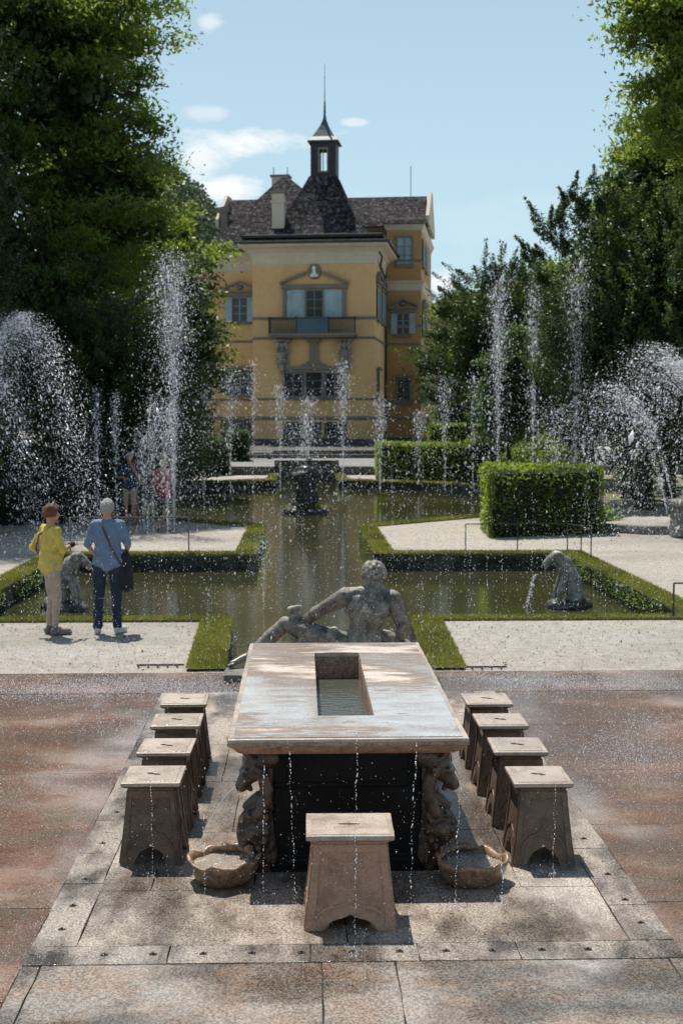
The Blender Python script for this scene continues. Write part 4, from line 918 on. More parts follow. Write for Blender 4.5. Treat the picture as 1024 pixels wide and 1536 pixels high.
shoots(bg_, [(PY(px, py, 59.5).x, 59.5, PY(px, py, 59.5).z, L, ln) for px, py, L, ln in ((722, 415, 1.5, -.1), (705, 425, 1.6, -.9), (690, 440, 1.6, -1.1), (745, 412, 1.4, .3), (732, 430, 1.2, .1), (762, 408, 1.2, .2), (676, 465, 1.5, -1.3), (785, 415, 1.2, .0), (800, 425, 1.2, .4), (668, 500, 1.4, -1.5), (660, 545, 1.4, -1.6), (655, 590, 1.2, -1.7))], 'leaf_yew', .06)
# shrubs catching sun under the right hand trees
def shrub(x, y, z, r, mat, label):
    t = empty('shrub', (x, y, 0), 0, label, 'shrub'); pts = crown_pts([(0, 0, z, r, r, r * .8)], int(70 * r / .6), 34, .22, .4); V, F = leaves(len(pts), pts, .07, .2)
    link('foliage', np_mesh('foliage', V, F, 4), mat, t)
    m = MB(); [m.tube([(random.uniform(-.1, .1), 0, 0), (random.uniform(-.3, .3) * r, random.uniform(-.3, .3) * r, z)], [.02, .01], 5) for k in range(4)]; m.build('stems', 'bark', t)
p = PY(838, 690, 44); shrub(p.x, 44, 1.5, .75, 'leaf_bright', 'sunlit bush behind the right end of the square hedge')
p = PY(795, 690, 52); shrub(p.x, 52, 1.5, 1.0, 'leaf_broad', 'green bush between the long hedge and the square hedge')
p = PY(955, 715, 50); shrub(p.x, 50, 1.0, .8, 'leaf_bright', 'bright bush in the sunny gap between the right hand trunks')
p = PY(800, 790, 35.6); shrub(PY(900, 788, 35.6).x, 35.6, .16, .5, 'leaf_broad', 'low leafy patch at the far right end of the square hedge')
for px, Y, l in ((882, 46, 'left'), (940, 48, 'middle'), (1003, 45, 'right')):
    t = empty('bare_trunk_tree', (PY(px, 700, Y).x, Y, 0), 0, f'dark tree trunk in the shade of the right hand trees, {l} one of three', 'tree', 'trunks in the shade on the right')
    m = MB(); m.tube([(0, 0, 0), (.05, 0, 1.5), (-.05, 0, 3), (.1, 0, 5)], [.24, .18, .16, .12], 9); m.build('trunk', 'bark', t, True)
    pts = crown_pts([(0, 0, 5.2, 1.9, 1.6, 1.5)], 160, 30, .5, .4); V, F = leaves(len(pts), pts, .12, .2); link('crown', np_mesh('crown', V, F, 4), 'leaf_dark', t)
under('sunny_lawn', 'turf', [(7, 47), (30, 47), (40, 68), (11, 68)], -.004)
under('far_lawn', 'turf', [(-30, 38), (-11, 38), (-11.5, 66), (-30, 66)], -.004)
# low kerb, path and pier on the right
m = MB()
a = PY(905, 812, 32.5); b_ = PY(1060, 820, 31.5)
kx = [(7.1, 33.8), (8.2, 32.8), (11.5, 32.4), (11.5, 32.7), (8.3, 33.1), (7.2, 34.1)]
m.prism(kx, lambda a, b: (a, b, -.03), lambda a, b: (a, b, .2)); tag(m.build('garden_kerb', 'old_stone', None, False, .02), 'low dark stone kerb beside the gravel at the right, past the square hedge', 'kerb')
tag(plate('upper_path', [(7.2, 34.12), (8.32, 33.12), (11.5, 32.72), (14, 36), (9, 37)], [], None, .15, 'gravel'), kind='structure')
p = PY(1026, 790, 32); t = empty('stone_pier', (p.x, 32, 0), 0, 'squat stone pier at the right edge beside the kerb', 'pier')
m = MB(); m.rect([(.30, .25, 0), (.30, .25, .75)]); m.build('shaft', 'old_stone', t, False, .02); m = MB(); m.rect([(.33, .28, .751), (.36, .31, .80), (.36, .31, .88), (.30, .25, .92)]); m.build('cap', 'old_stone', t, False, .01)
# clipped hedges
def hedge(poly, h, label, mat='leaf_hedge', dens=230, size=.055, z0=0):
    t = empty('clipped_hedge', (poly[0][0], poly[0][1], z0), 0, label, 'hedge'); ox, oy = poly[0]
    pl = [(x - ox, y - oy) for x, y in poly]; cx = sum(p[0] for p in pl) / len(pl); cy = sum(p[1] for p in pl) / len(pl)
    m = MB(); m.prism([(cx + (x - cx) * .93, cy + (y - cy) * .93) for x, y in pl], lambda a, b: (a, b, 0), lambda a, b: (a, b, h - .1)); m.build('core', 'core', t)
    pts = []; n = len(pl)
    for i in range(n):
        A = np.array(pl[i]); C = np.array(pl[(i + 1) % n]); L = np.linalg.norm(C - A); k = int(L * h * dens); u = rng.uniform(0, 1, k)[:, None]
        q = A * (1 - u) + C * u; z = rng.uniform(0.02, h, k); nrm = np.array([(C - A)[1], -(C - A)[0]]) / L
        dd = np.array([noise.noise((a * 1.6, b * 1.6, c * 1.6)) for a, b, c in zip(q[:, 0] + ox, q[:, 1] + oy, z)]) * .09 + rng.normal(size=k) * .03
        q = q + nrm * dd[:, None]; pts.append(np.c_[q, z])
    xs = [p[0] for p in pl]; ys_ = [p[1] for p in pl]; k = int((max(xs) - min(xs)) * (max(ys_) - min(ys_)) * dens * 1.1)
    q = np.c_[rng.uniform(min(xs), max(xs), k), rng.uniform(min(ys_), max(ys_), k)]
    from mathutils.geometry import intersect_point_tri_2d
    def inside(x, y):
        c = False
        for i in range(n):
            x1, y1 = pl[i]; x2, y2 = pl[(i + 1) % n]
            if (y1 > y) != (y2 > y) and x < (x2 - x1) * (y - y1) / (y2 - y1) + x1: c = not c
        return c
    q = np.array([p for p in q if inside(*p)]); hz_ = np.array([noise.noise((a * 1.3, b * 1.3, 4)) for a, b in q]) * .07
    pts.append(np.c_[q, h + hz_ + np.abs(rng.normal(size=len(q))) * .035]); pts = np.concatenate(pts)
    V, F = leaves(len(pts), pts, size, .2, .5); link('foliage', np_mesh('foliage', V, F, 4), mat, t); return t
def hp(px, Y): return (PY(px, 700, Y).x, Y)
hedge([hp(733, 31.9), hp(905, 33.0), hp(905 - 12, 34.8), hp(722, 36.6)], 1.62, 'square clipped hedge beside the pond on the right, largest in view', dens=330)
hedge([hp(565, 64.5), hp(800, 56), hp(806, 60), hp(566, 68.5)], 1.72, 'long clipped hedge running right from the palace front to behind the far pond', dens=130, size=.085)
hedge([hp(643, 88), hp(734, 86), hp(734, 97), hp(645, 99)], 2.55, 'boxy clipped hedge just under the right corner of the palace', dens=60, size=.13, z0=0)
hedge([hp(700, 62), hp(800, 58), hp(810, 64), hp(700, 68)], 1.9, 'clipped hedge behind the right end of the long hedge', dens=80, size=.09)
hedge([hp(265, 66), hp(343, 69.6), hp(340, 74), hp(262, 70)], 1.8, 'dark clipped hedge left of the fountain rock', 'leaf_yew', 110, .085)
hedge([hp(343, 79), hp(372, 79), hp(372, 84), hp(345, 84)], 2.2, 'small dark clipped hedge at the foot of the left palace wing', 'leaf_yew', 80, .1)
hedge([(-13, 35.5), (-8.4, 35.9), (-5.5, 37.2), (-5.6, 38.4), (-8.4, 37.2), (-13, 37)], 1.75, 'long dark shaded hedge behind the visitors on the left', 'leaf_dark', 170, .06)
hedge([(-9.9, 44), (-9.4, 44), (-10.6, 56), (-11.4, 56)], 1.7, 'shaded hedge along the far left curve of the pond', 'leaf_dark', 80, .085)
# far wooded hill behind the palace, left
m = MB(); rows = []
for j in range(14):
    y = 380 + j * 40; rows.append([(-420 + i * 20, y, max(-1, 112 * math.exp(-((-420 + i * 20 + 66) / 62) ** 2) * math.exp(-((y - 620) / 170) ** 2) + 4 * noise.noise((i * .5, j * .5, 0)))) for i in range(34)])
m.loft(rows, cap=False, closed=False); hill = m.build('hill', 'leaf_far', None, True); tag(hill, kind='structure')
pts = []
for k in range(2600):
    i = rng.uniform(-190, -20); y = rng.uniform(470, 640); z = 112 * math.exp(-((i + 66) / 62) ** 2) * math.exp(-((y - 620) / 170) ** 2); hh = rng.uniform(3, 9)
    pts.append(np.c_[rng.normal(size=16) * 1.6 + i, rng.normal(size=16) * 1.6 + y, z + rng.uniform(0, hh, 16)])
pts = np.concatenate(pts); V, F = leaves(len(pts), pts, 1.2, .2, .6); tag(link('hill_forest', np_mesh('hill_forest', V, F, 4), 'leaf_far'), 'hazy forest covering the far hill left of the palace', 'forest', None, 'stuff')
# ------------------------------------------------------------------ fountain rock in the far pond
t = empty('fountain_rock', (PY(458, 757, 45.5).x, 45.5, WL), 0, 'dark rocky fountain with an urn-like top standing in the middle of the far pond', 'fountain')
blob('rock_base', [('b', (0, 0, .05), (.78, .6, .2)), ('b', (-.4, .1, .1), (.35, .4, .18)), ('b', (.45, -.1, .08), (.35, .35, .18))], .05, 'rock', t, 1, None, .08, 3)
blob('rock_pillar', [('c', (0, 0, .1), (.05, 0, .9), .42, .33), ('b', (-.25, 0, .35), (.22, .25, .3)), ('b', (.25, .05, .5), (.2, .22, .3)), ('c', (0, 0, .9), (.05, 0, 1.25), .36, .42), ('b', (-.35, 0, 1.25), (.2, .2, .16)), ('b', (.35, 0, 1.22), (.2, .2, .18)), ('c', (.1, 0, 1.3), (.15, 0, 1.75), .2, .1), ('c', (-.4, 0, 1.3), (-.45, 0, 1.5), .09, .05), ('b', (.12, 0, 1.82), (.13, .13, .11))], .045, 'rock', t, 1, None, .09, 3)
pts = np.c_[rng.normal(size=(900, 2)) * np.array([.34, .24]), rng.uniform(.14, .30, 900)]; V, F = leaves(900, pts, .05, .5); link('moss', np_mesh('moss', V, F, 4), 'leaf_bright', t)
# far niche sculpture pieces and bench
t = empty('garden_bench', (PY(385, 686, 84).x, 84, tz), 0, 'pale stone bench on the palace terrace, left of the fountain rock', 'bench')
m = MB(); m.box(-1.0, 1.0, -.25, .25, .40, .5); m.build('seat', 'white', t, False, .01); 
for s in (-.8, .8):
    m = MB(); m.box(s - .1, s + .1, -.2, .2, -.01, .399); m.build('leg', 'old_stone', t)
# ------------------------------------------------------------------ railings
def railing(pts, top, label, mat='iron', r=.013, name='railing', plates=True):
    t = empty(name, (pts[0][0], pts[0][1], 0), 0, label, 'railing'); o = pts[0]; q = [(x - o[0], y - o[1]) for x, y in pts]
    for x, y in q: m = MB(); m.tube([(x, y, -.05), (x, y, top)], r * 1.05, 6); m.build('post', mat, t)
    m = MB(); m.tube([(x, y, top) for x, y in q], r, 6); m.build('rail', mat, t); return t
railing([(P(697, 829).x, 28.2), (P(775, 829).x, 28.2), (P(850, 829).x, 28.2), (P(868, 832).x, 27.6), (P(884, 840).x, 26.6)], .62, 'thin dark iron railing at the far right corner of the near pond')
p = P(1009, 927); railing([(p.x, p.y), (p.x + 1.3, p.y)], .50, 'short iron railing cut off by the right edge of the frame')
railing([(P(110, 829).x, 28.2), (P(285, 829).x, 28.2)], .78, 'pale thin railing behind the two visitors on the left', 'rail_paint', .016)
# ------------------------------------------------------------------ reclining river god seen from behind
Y0 = 14.3
def q(px, py, Y=Y0): return tuple(PY(px, py, Y))
g = empty('river_god_statue', (0, 0, 0), 0, 'weathered stone statue of a reclining nude man, his back to the table', 'statue')
def lerp(a, b, t): return tuple(a[i] + (b[i] - a[i]) * t for i in range(3))
hd = q(560, 863, Y0 + .08); nk = q(556, 889); shL = q(517, 896); shR = q(588, 899); cz = q(553, 915); wz = q(547, 950); hp_ = q(545, 985)
elL = q(484, 913, Y0 + .15); wrL = q(455, 932, Y0 + .25); haL = q(443, 926, Y0 + .28)
elR = q(603, 938, Y0 + .02); wrR = q(598, 962, Y0 + .1)
knL = q(428, 936, Y0 + .3); hipL = q(520, 968, Y0 + .1); anL = q(372, 984, Y0 + .35); ftL = q(350, 994, Y0 + .25)
pr = [('b', tuple(np.array(cz) + np.array([0, .03, .05])), (.285, .16, .21)), ('b', tuple(np.array(cz) + np.array([-.12, -.07, .03])), (.125, .075, .16)), ('b', tuple(np.array(cz) + np.array([.11, -.07, .03])), (.11, .07, .15)),
      ('c', lerp(cz, wz, .3), wz, .215, .195), ('c', wz, hp_, .195, .25), ('c', shL, shR, .095, .095), ('c', cz, nk, .18, .10), ('c', nk, hd, .095, .10), ('c', nk, tuple(np.array(shL) + np.array([.04, 0, .03])), .085, .085), ('c', nk, tuple(np.array(shR) + np.array([-.04, 0, .03])), .085, .085),
      ('c', shL, lerp(shL, elL, .35), .115, .10), ('c', lerp(shL, elL, .35), elL, .10, .075), ('c', elL, lerp(elL, wrL, .35), .076, .08), ('c', lerp(elL, wrL, .35), wrL, .08, .048),
      ('c', shR, lerp(shR, elR, .4), .105, .095), ('c', lerp(shR, elR, .4), elR, .09, .068), ('c', elR, wrR, .072, .05),
      ('c', hipL, lerp(hipL, knL, .5), .15, .13), ('c', lerp(hipL, knL, .5), knL, .13, .085), ('b', knL, (.085, .085, .09)), ('c', knL, lerp(knL, anL, .4), .08, .09), ('c', lerp(knL, anL, .4), anL, .085, .048), ('c', anL, ftL, .05, .035), ('b', tuple(np.array(anL) + np.array([.03, 0, -.05])), .045),
      ('c', q(560, 975, Y0 + .2), q(490, 955, Y0 + .7), .15, .1), ('c', q(490, 955, Y0 + .7), q(440, 975, Y0 + .9), .09, .06),
      ('b', tuple(np.array(hd) + np.array([0, 0, .0])), (.105, .125, .14)), ('c', tuple(np.array(hd) + np.array([.02, .10, -.10])), tuple(np.array(hd) + np.array([.03, .12, -.2])), .07, .05)]
for k in range(5):  # toes
    pr.append(('c', tuple(np.array(ftL) + np.array([0, -.05 + k * .024, -.005])), tuple(np.array(ftL) + np.array([-.05 - .006 * (2 - abs(2 - k)), -.055 + k * .026, -.02])), .014, .011))
for k in range(4):  # fingers closed round the horn
    a = np.array(haL); pr.append(('c', tuple(a + np.array([.02, -.045, .03 - k * .024])), tuple(a + np.array([-.035, -.055, .025 - k * .024])), .015, .013)); pr.append(('c', tuple(a + np.array([-.035, -.055, .025 - k * .024])), tuple(a + np.array([-.05, -.01, .02 - k * .024])), .013, .011))
pr += [('b', tuple(np.array(haL) + np.array([.005, -.01, -.01])), (.05, .04, .055)), ('c', wrL, haL, .04, .04), ('c', tuple(np.array(haL) + np.array([.03, -.03, .02])), tuple(np.array(haL) + np.array([.0, -.04, .07])), .017, .013)]
# hand resting on the rock
a = np.array(wrR); pr.append(('b', tuple(a + np.array([-.01, .04, -.05])), (.05, .06, .03)))
for k in range(4): pr.append(('c', tuple(a + np.array([-.045 + k * .028, .08, -.05])), tuple(a + np.array([-.055 + k * .034, .15, -.065])), .014, .011))
# spine furrow and muscles come out of overlapping masses
pr += [('b', tuple(np.array(shL) + np.array([.0, -.02, .02])), (.1, .09, .09)), ('b', tuple(np.array(shR) + np.array([0, -.02, .02])), (.1, .09, .09)), ('b', tuple(np.array(lerp(cz, wz, .75)) + np.array([-.09, -.1, 0])), (.065, .05, .14)), ('b', tuple(np.array(lerp(cz, wz, .75)) + np.array([.08, -.1, 0])), (.065, .05, .14))]
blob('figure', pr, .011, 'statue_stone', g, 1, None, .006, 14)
hpz = []
for k in range(46):
    aa = k * 2.39996; zz = -.25 + 1.2 * (k / 46); rr = math.sqrt(max(0, 1 - min(1, abs(zz)) ** 2)); hpz.append(('b', tuple(np.array(hd) + np.array([math.cos(aa) * rr * .115, math.sin(aa) * rr * .115 - .015, zz * .125 + .02])), .036))
hpz.append(('b', tuple(np.array(hd) + np.array([0, -.01, .03])), (.132, .14, .135)))
for k in range(7): hpz.append(('b', tuple(np.array(hd) + np.array([-.08 + k * .027, -.07 + .01 * abs(3 - k), -.12])), (.03, .03, .045)))
blob('curly_hair', hpz, .012, 'statue_stone', g, 1, None, .006, 40)
blob('drapery', [('c', q(470, 952, Y0 + .2), q(500, 948, Y0 + .15), .06, .07), ('c', q(500, 955, Y0 + .05), q(530, 975, Y0), .09, .12), ('c', q(575, 955, Y0 + .1), q(606, 970, Y0 + .1), .08, .09), ('c', q(455, 962, Y0 + .2), q(500, 975, Y0 + .1), .07, .1), ('c', q(440, 958, Y0 + .25), q(462, 975, Y0 + .2), .05, .06)], .016, 'statue_stone', g, 1, None, .02, 9)
blob('horn', [('c', tuple(np.array(haL) + np.array([0, 0, -.12])), tuple(np.array(haL) + np.array([-.01, 0, .06])), .03, .045), ('c', tuple(np.array(haL) + np.array([-.05, 0, .085])), tuple(np.array(haL) + np.array([.045, .0, .11])), .045, .032)], .012, 'statue_stone', g, 1, None, .004, 30)
b0 = P(352, 1010); b1 = P(480, 1005)
m = MB(); bx0 = q(337, 1000, 14.35)[0]
m.box(bx0, bx0 + .25, 14.15, 14.6, .0, .09); m.build('foot_block', 'old_stone', g, False, .015)
blob('rock_seat', [('c', (-.15, Y0 + .15, .06), (.85, Y0 + .15, .06), .20, .2), ('c', (.3, Y0 + .3, .1), (.85, Y0 + .1, .1), .2, .15), ('b', (.98, Y0 + .15, .12), (.12, .2, .2))], .03, 'rock', g, 1, None, .04, 6)
# ------------------------------------------------------------------ beasts spouting in the near pond
def beast(sx, px, label):
    Yb = 22.3; o = PY(px, 912, Yb); t = empty('water_beast_statue', (o.x, Yb, WL), 0, label, 'statue', 'spouting beast statues in the near pond')
    s = sx     # s=-1: head to the left
    c = lambda x, y, z: (s * x, y, z)
    pr = [('c', c(-.22, 0, .12), c(-.16, 0, .48), .20, .19), ('c', c(-.16, 0, .48), c(.0, 0, .80), .19, .17), ('c', c(.0, 0, .78), c(.12, -.02, .93), .16, .12), ('c', c(.12, -.02, .93), c(.22, -.03, .90), .115, .085), ('c', c(.2, -.03, .92), c(.33, -.04, .80), .09, .06), ('c', c(.28, -.04, .78), c(.33, -.04, .72), .045, .03),
          ('c', c(.0, -.12, .55), c(.08, -.14, .30), .085, .06), ('c', c(.08, -.14, .30), c(.10, -.13, .05), .06, .05), ('c', c(.0, .12, .55), c(.10, .14, .30), .08, .055), ('c', c(.10, .14, .3), c(.12, .14, .05), .055, .045), ('c', c(-.28, -.08, .2), c(-.14, -.18, .08), .13, .06), ('c', c(-.3, .08, .1), c(-.44, .05, .05), .1, .05),
          ('c', c(.08, -.08, 1.0), c(.03, -.14, .98), .04, .02), ('c', c(.08, .08, 1.0), c(.03, .14, .98), .04, .02), ('b', c(.24, -.105, .9), .02), ('b', c(.24, .04, .9), .02), ('c', c(.12, -.03, .98), c(.02, 0, 1.02), .04, .018), ('c', c(-.1, 0, .66), c(.06, 0, .98), .07, .05)]
    blob('body', pr, .024, 'statue_stone', t, 2, None, .012, 9)
    t.scale = (.93, .93, .93)
    blob('rock_base', [('b', c(-.1, 0, .02), (.42, .34, .15)), ('b', c(-.35, .05, .05), (.2, .25, .14)), ('b', c(.12, -.1, .02), (.2, .2, .12)), ('b', c(-.15, -.25, .03), (.25, .15, .12))], .035, 'rock', t, 1, None, .05, 6)
beast(-1, 843, 'mossy stone beast spouting water to the left, in the right half of the near pond')
beast(1, 108, 'pale backed stone beast spouting water, behind the two visitors in the left pond')
# ------------------------------------------------------------------ people
def person(name, label, loc, rz, H, J, outfit):
    t = empty(name, loc, rz, label, 'person'); k = H / 1.75; t.scale = (k, k, k)
    D = dict(head=(0, .02, 1.63), neck=(0, 0, 1.46), chest=(0, .0, 1.28), waist=(0, 0, 1.08), hip=(0, 0, .95), shL=(-.175, 0, 1.415), shR=(.175, 0, 1.415), elL=(-.25, -.03, 1.14), elR=(.25, -.03, 1.14), wrL=(-.25, .06, .90), wrR=(.25, .06, .90),
             hiL=(-.095, 0, .93), hiR=(.095, 0, .93), knL=(-.10, .03, .51), knR=(.10, .03, .51), anL=(-.11, -.02, .09), anR=(.11, -.02, .09), toeL=(-.13, .14, .035), toeR=(.13, .14, .035)); D.update(J)
    v = {a: Vector(b) for a, b in D.items()}; w = outfit.get('w', 1.0); bl = outfit.get('belly', 0)
    def torso(e): return [('b', tuple(v['chest'] + Vector((0, 0, .02))), (.165 * w + e, .115 + e, .19 + e)), ('b', tuple(v['waist'] + Vector((0, bl * .5, 0))), (.145 * w + e, .11 + bl + e, .17 + e)), ('b', tuple(v['hip']), (.165 * w + e, .12 + bl * .6 + e, .13 + e)), ('c', tuple(v['shL'] + Vector((.03, 0, 0))), tuple(v['shR'] + Vector((-.03, 0, 0))), .062 + e, .062 + e)]
    def arm(s, e, upto=1.0):
        a, b_, c = v['sh' + s], v['el' + s], v['wr' + s]; r = [('c', tuple(a), tuple(a.lerp(b_, min(1, upto * 1.0))), .054 + e, .054 - .012 * min(1, upto) + e)]
        if upto >= 1: r.append(('c', tuple(b_), tuple(c.lerp(b_, max(0, 2 - upto))), .043 + e, .030 + e))
        return r
    def leg(s, e, upto=2.0):
        a, b_, c = v['hi' + s], v['kn' + s], v['an' + s]; r = [('c', tuple(a), tuple(a.lerp(b_, min(1, upto))), .088 * w + e, .088 * w - .030 * min(1, upto) + e)]
        if upto > 1: m_ = b_.lerp(c, .35); f = upto - 1; r += [('c', tuple(b_), tuple(m_), .056 + e, .056 + e), ('c', tuple(m_), tuple(b_.lerp(c, max(.36, f))), .056 + e, .056 - .02 * f + e)]
        return r
    def hand(s):
        a = v['wr' + s]; d = (a - v['el' + s]).normalized(); side = d.cross(Vector((0, 1, 0.2))).normalized(); p = a + d * .05; r = [('c', tuple(a), tuple(p), .026, .034)]; palm = a + d * .085; up = side.cross(d)
        for i in range(4):
            o = palm + up * (.027 - i * .018); L = (.07, .078, .073, .058)[i]; mid = o + d * L * .5 + side * .006; r += [('c', tuple(o - d * .02), tuple(mid), .0095, .0088), ('c', tuple(mid), tuple(mid + d * L * .45 + side * .022), .0088, .0075)]
        th = a + d * .03 + up * .032; r.append(('c', tuple(th), tuple(th + d * .04 + up * .022 + side * .012), .012, .009)); return r
    h = v['head']; hs = Vector(outfit.get('look', (0, 1, 0))).normalized(); sd = hs.cross(Vector((0, 0, 1))).normalized(); up = Vector((0, 0, 1))
    face = [('b', tuple(h), (.078, .092, .112)), ('b', tuple(h - up * .05 + hs * .03), (.058, .06, .065)), ('c', tuple(h + hs * .088 + up * .012), tuple(h + hs * .112 - up * .022), .011, .017), ('c', tuple(h + hs * .085 - up * .052 - sd * .02), tuple(h + hs * .085 - up * .052 + sd * .02), .012, .012), ('b', tuple(h - up * .095 + hs * .06), .026)]
    for s in (-1, 1): face += [('b', tuple(h + sd * s * .078 - hs * .005), (.014, .022, .032)), ('b', tuple(h + hs * .080 + sd * s * .032 + up * .012), .014)]
    skin = torso(-.004) + face + [('c', tuple(v['neck'] - up * .03), tuple(h - up * .06), .055, .052)] + arm('L', 0, 2) + arm('R', 0, 2) + hand('L') + hand('R') + leg('L', -.004) + leg('R', -.004)
    for s in 'LR': skin.append(('c', tuple(v['an' + s]), tuple(v['toe' + s]), .036, .026))
    bd = blob('body', skin, .011, outfit.get('skin', 'skin'), t, 2)
    sh = torso(outfit.get('loose', .014)) + arm('L', .013, outfit['sleeve']) + arm('R', .013, outfit['sleeve']) + [('c', tuple(v['neck'] - up * .04), tuple(v['neck'] - up * .02), .07, .06)]
    if outfit.get('hem'): sh.append(('c', tuple(v['hip'] + Vector((-.06, bl * .4, 0))), tuple(v['hip'] + Vector((.06, bl * .4, 0))), .118 * w + .01, .118 * w + .01))
    blob('shirt', sh, .014, outfit['shirt'], t, 2, None, .014, 8)
    tr_ = [('b', tuple(v['hip'] - up * .02), (.165 * w + .007, .12 + bl * .5, .12))] + leg('L', .010, outfit['trouser']) + leg('R', .010, outfit['trouser'])
    if outfit['trouser'] > 1.5:
        for s in 'LR': tr_ += [('c', tuple(v['kn' + s]), tuple(v['an' + s].lerp(v['kn' + s], max(0.0, 2 - outfit['trouser']) + .02)), .068, outfit.get('cuff', .06))]
    blob('trousers', tr_, .014, outfit['pants'], t, 2, None, .010, 9)
    for s in 'LR':
        a, b_ = v['an' + s], v['toe' + s]; blob('shoe', [('c', (a.x, a.y - .03, .045), (b_.x, b_.y, .04), .045, .042), ('c', (a.x, a.y - .02, .03), (b_.x, b_.y + .02, .022), .048, .04), ('c', (a.x, a.y, .05), (a.x, a.y, .09), .045, .042)], .011, outfit['shoe'], t, 2)
    hr = []
    n = outfit.get('hairn', 40); hrad = outfit.get('hairr', .02)
    for i in range(n):
        aa = i * 2.39996; zz = 1 - 1.25 * i / n; rr = math.sqrt(max(0, 1 - min(1, abs(zz)) ** 2)); dv = Vector((math.cos(aa) * rr, math.sin(aa) * rr, zz))
        if dv.dot(hs) > .45 and zz < .55: continue
        if dv.dot(hs) > .1 and zz < -.0: continue
        hr.append(('b', tuple(h + up * .012 + Vector((dv.x * .078, dv.y * .092, dv.z * .108))), hrad * random.uniform(.8, 1.25)))
    hr.append(('b', tuple(h + up * .022 - hs * .012), (.084, .094, .104)))
    blob('hair', hr, .01, outfit['hair'], t, 1, None, outfit.get('hairrough', .004), 40)
    for i, (pts, r_) in enumerate(outfit.get('straps', [])):
        m = MB(); m.tube(pts, r_, 6); m.build('strap', outfit.get('strapmat', 'leather'), t, True)
    for nm, prs, mt in outfit.get('extra', []): blob(nm, prs, .014, mt, t, 2, None, .008, 12)
    return t
pW = P(78, 951); pM = P(163, 949)
person('person', 'curly haired woman in a yellow top and beige trousers standing by the pond', (pW.x, pW.y, 0), R(-62), 1.70,
       dict(elL=(-.27, -.16, 1.17), wrL=(-.17, -.02, 1.02), elR=(.22, .10, 1.16), wrR=(.08, .26, 1.20), anL=(-.08, -.01, .09), anR=(.07, .03, .09), toeL=(-.10, .15, .035), toeR=(.09, .20, .035), knL=(-.09, .05, .51), knR=(.08, .05, .51), shL=(-.17, -.02, 1.41), shR=(.17, .02, 1.41)),
       dict(shirt='yellow_cloth', pants='beige_cloth', sleeve=1.15, trouser=1.86, shoe='shoe_grey', hair='hair_brown', hairn=64, hairr=.034, hairrough=.012, hem=True, loose=.028, w=1.08, belly=.03, cuff=.052,
            straps=[([(.13, -.02, 1.475), (.02, -.16, 1.36), (-.12, -.165, 1.16), (-.205, -.08, 1.02), (-.2, .02, .98)], .012)], extra=[('camera_bag', [('c', (.02, .27, 1.2), (.12, .27, 1.22), .045, .04)], 'black_cloth')]))
person('person', 'grey haired man in a blue shirt and dark jeans seen from behind', (pM.x, pM.y, 0), R(4), 1.77,
       dict(elL=(-.26, .0, 1.16), wrL=(-.21, .16, 1.06), elR=(.27, .01, 1.15), wrR=(.22, .17, 1.03), anL=(-.135, -.01, .09), anR=(.12, -.03, .09), toeL=(-.16, .13, .035), toeR=(.20, .11, .035), knL=(-.12, .02, .51), knR=(.11, .02, .51)),
       dict(shirt='blue_shirt', pants='denim', sleeve=.95, trouser=2.0, shoe='shoe_white', hair='hair_grey', hairn=50, hairr=.022, hem=True, loose=.024, w=1.12, cuff=.068, belly=.02,
            straps=[([(-.06, .03, 1.50), (-.075, -.09, 1.45), (-.01, -.15, 1.30), (.08, -.16, 1.10), (.17, -.10, .93), (.19, -.02, .88)], .012)],
            extra=[('jacket', [('c', (.20, .06, 1.02), (.235, .05, .62), .08, .10), ('c', (.14, .0, .98), (.17, .02, .64), .07, .08), ('c', (.25, .1, .98), (.27, .1, .60), .05, .07), ('c', (.15, -.02, .95), (.18, -.02, .66), .05, .06)], 'black_cloth')]))
pA = P(196, 786); pB = P(246, 796)
person('person', 'man in a dark blue shirt and beige shorts touching his face', (pA.x, pA.y, 0), R(165), 1.95,
       dict(elL=(-.25, .08, 1.15), wrL=(-.08, .17, 1.50), elR=(.22, .08, 1.15), wrR=(.02, .2, 1.12)),
       dict(shirt='navy_cloth', pants='beige_cloth', sleeve=.8, trouser=1.0, shoe='shoe_grey', hair='hair_grey', hem=True, loose=.02, w=1.1, skin='skin_dark'))
person('person', 'fair haired woman in a red jacket and dark shorts behind the tall spray plume', (pB.x, pB.y, 0), R(200), 1.83,
       dict(elL=(-.27, -.02, 1.16), wrL=(-.25, .10, .95), elR=(.27, -.02, 1.16), wrR=(.24, .12, .98)),
       dict(shirt='red_cloth', pants='black_cloth', sleeve=1.7, trouser=1.25, shoe='shoe_grey', hair='hair_blond', hairn=60, hairr=.026, hem=True, loose=.035, w=1.05, extra=[('scarf', [('c', (-.05, .06, 1.44), (.06, .06, 1.40), .045, .045), ('c', (.05, .1, 1.4), (.04, .13, 1.2), .035, .03)], 'white')]))
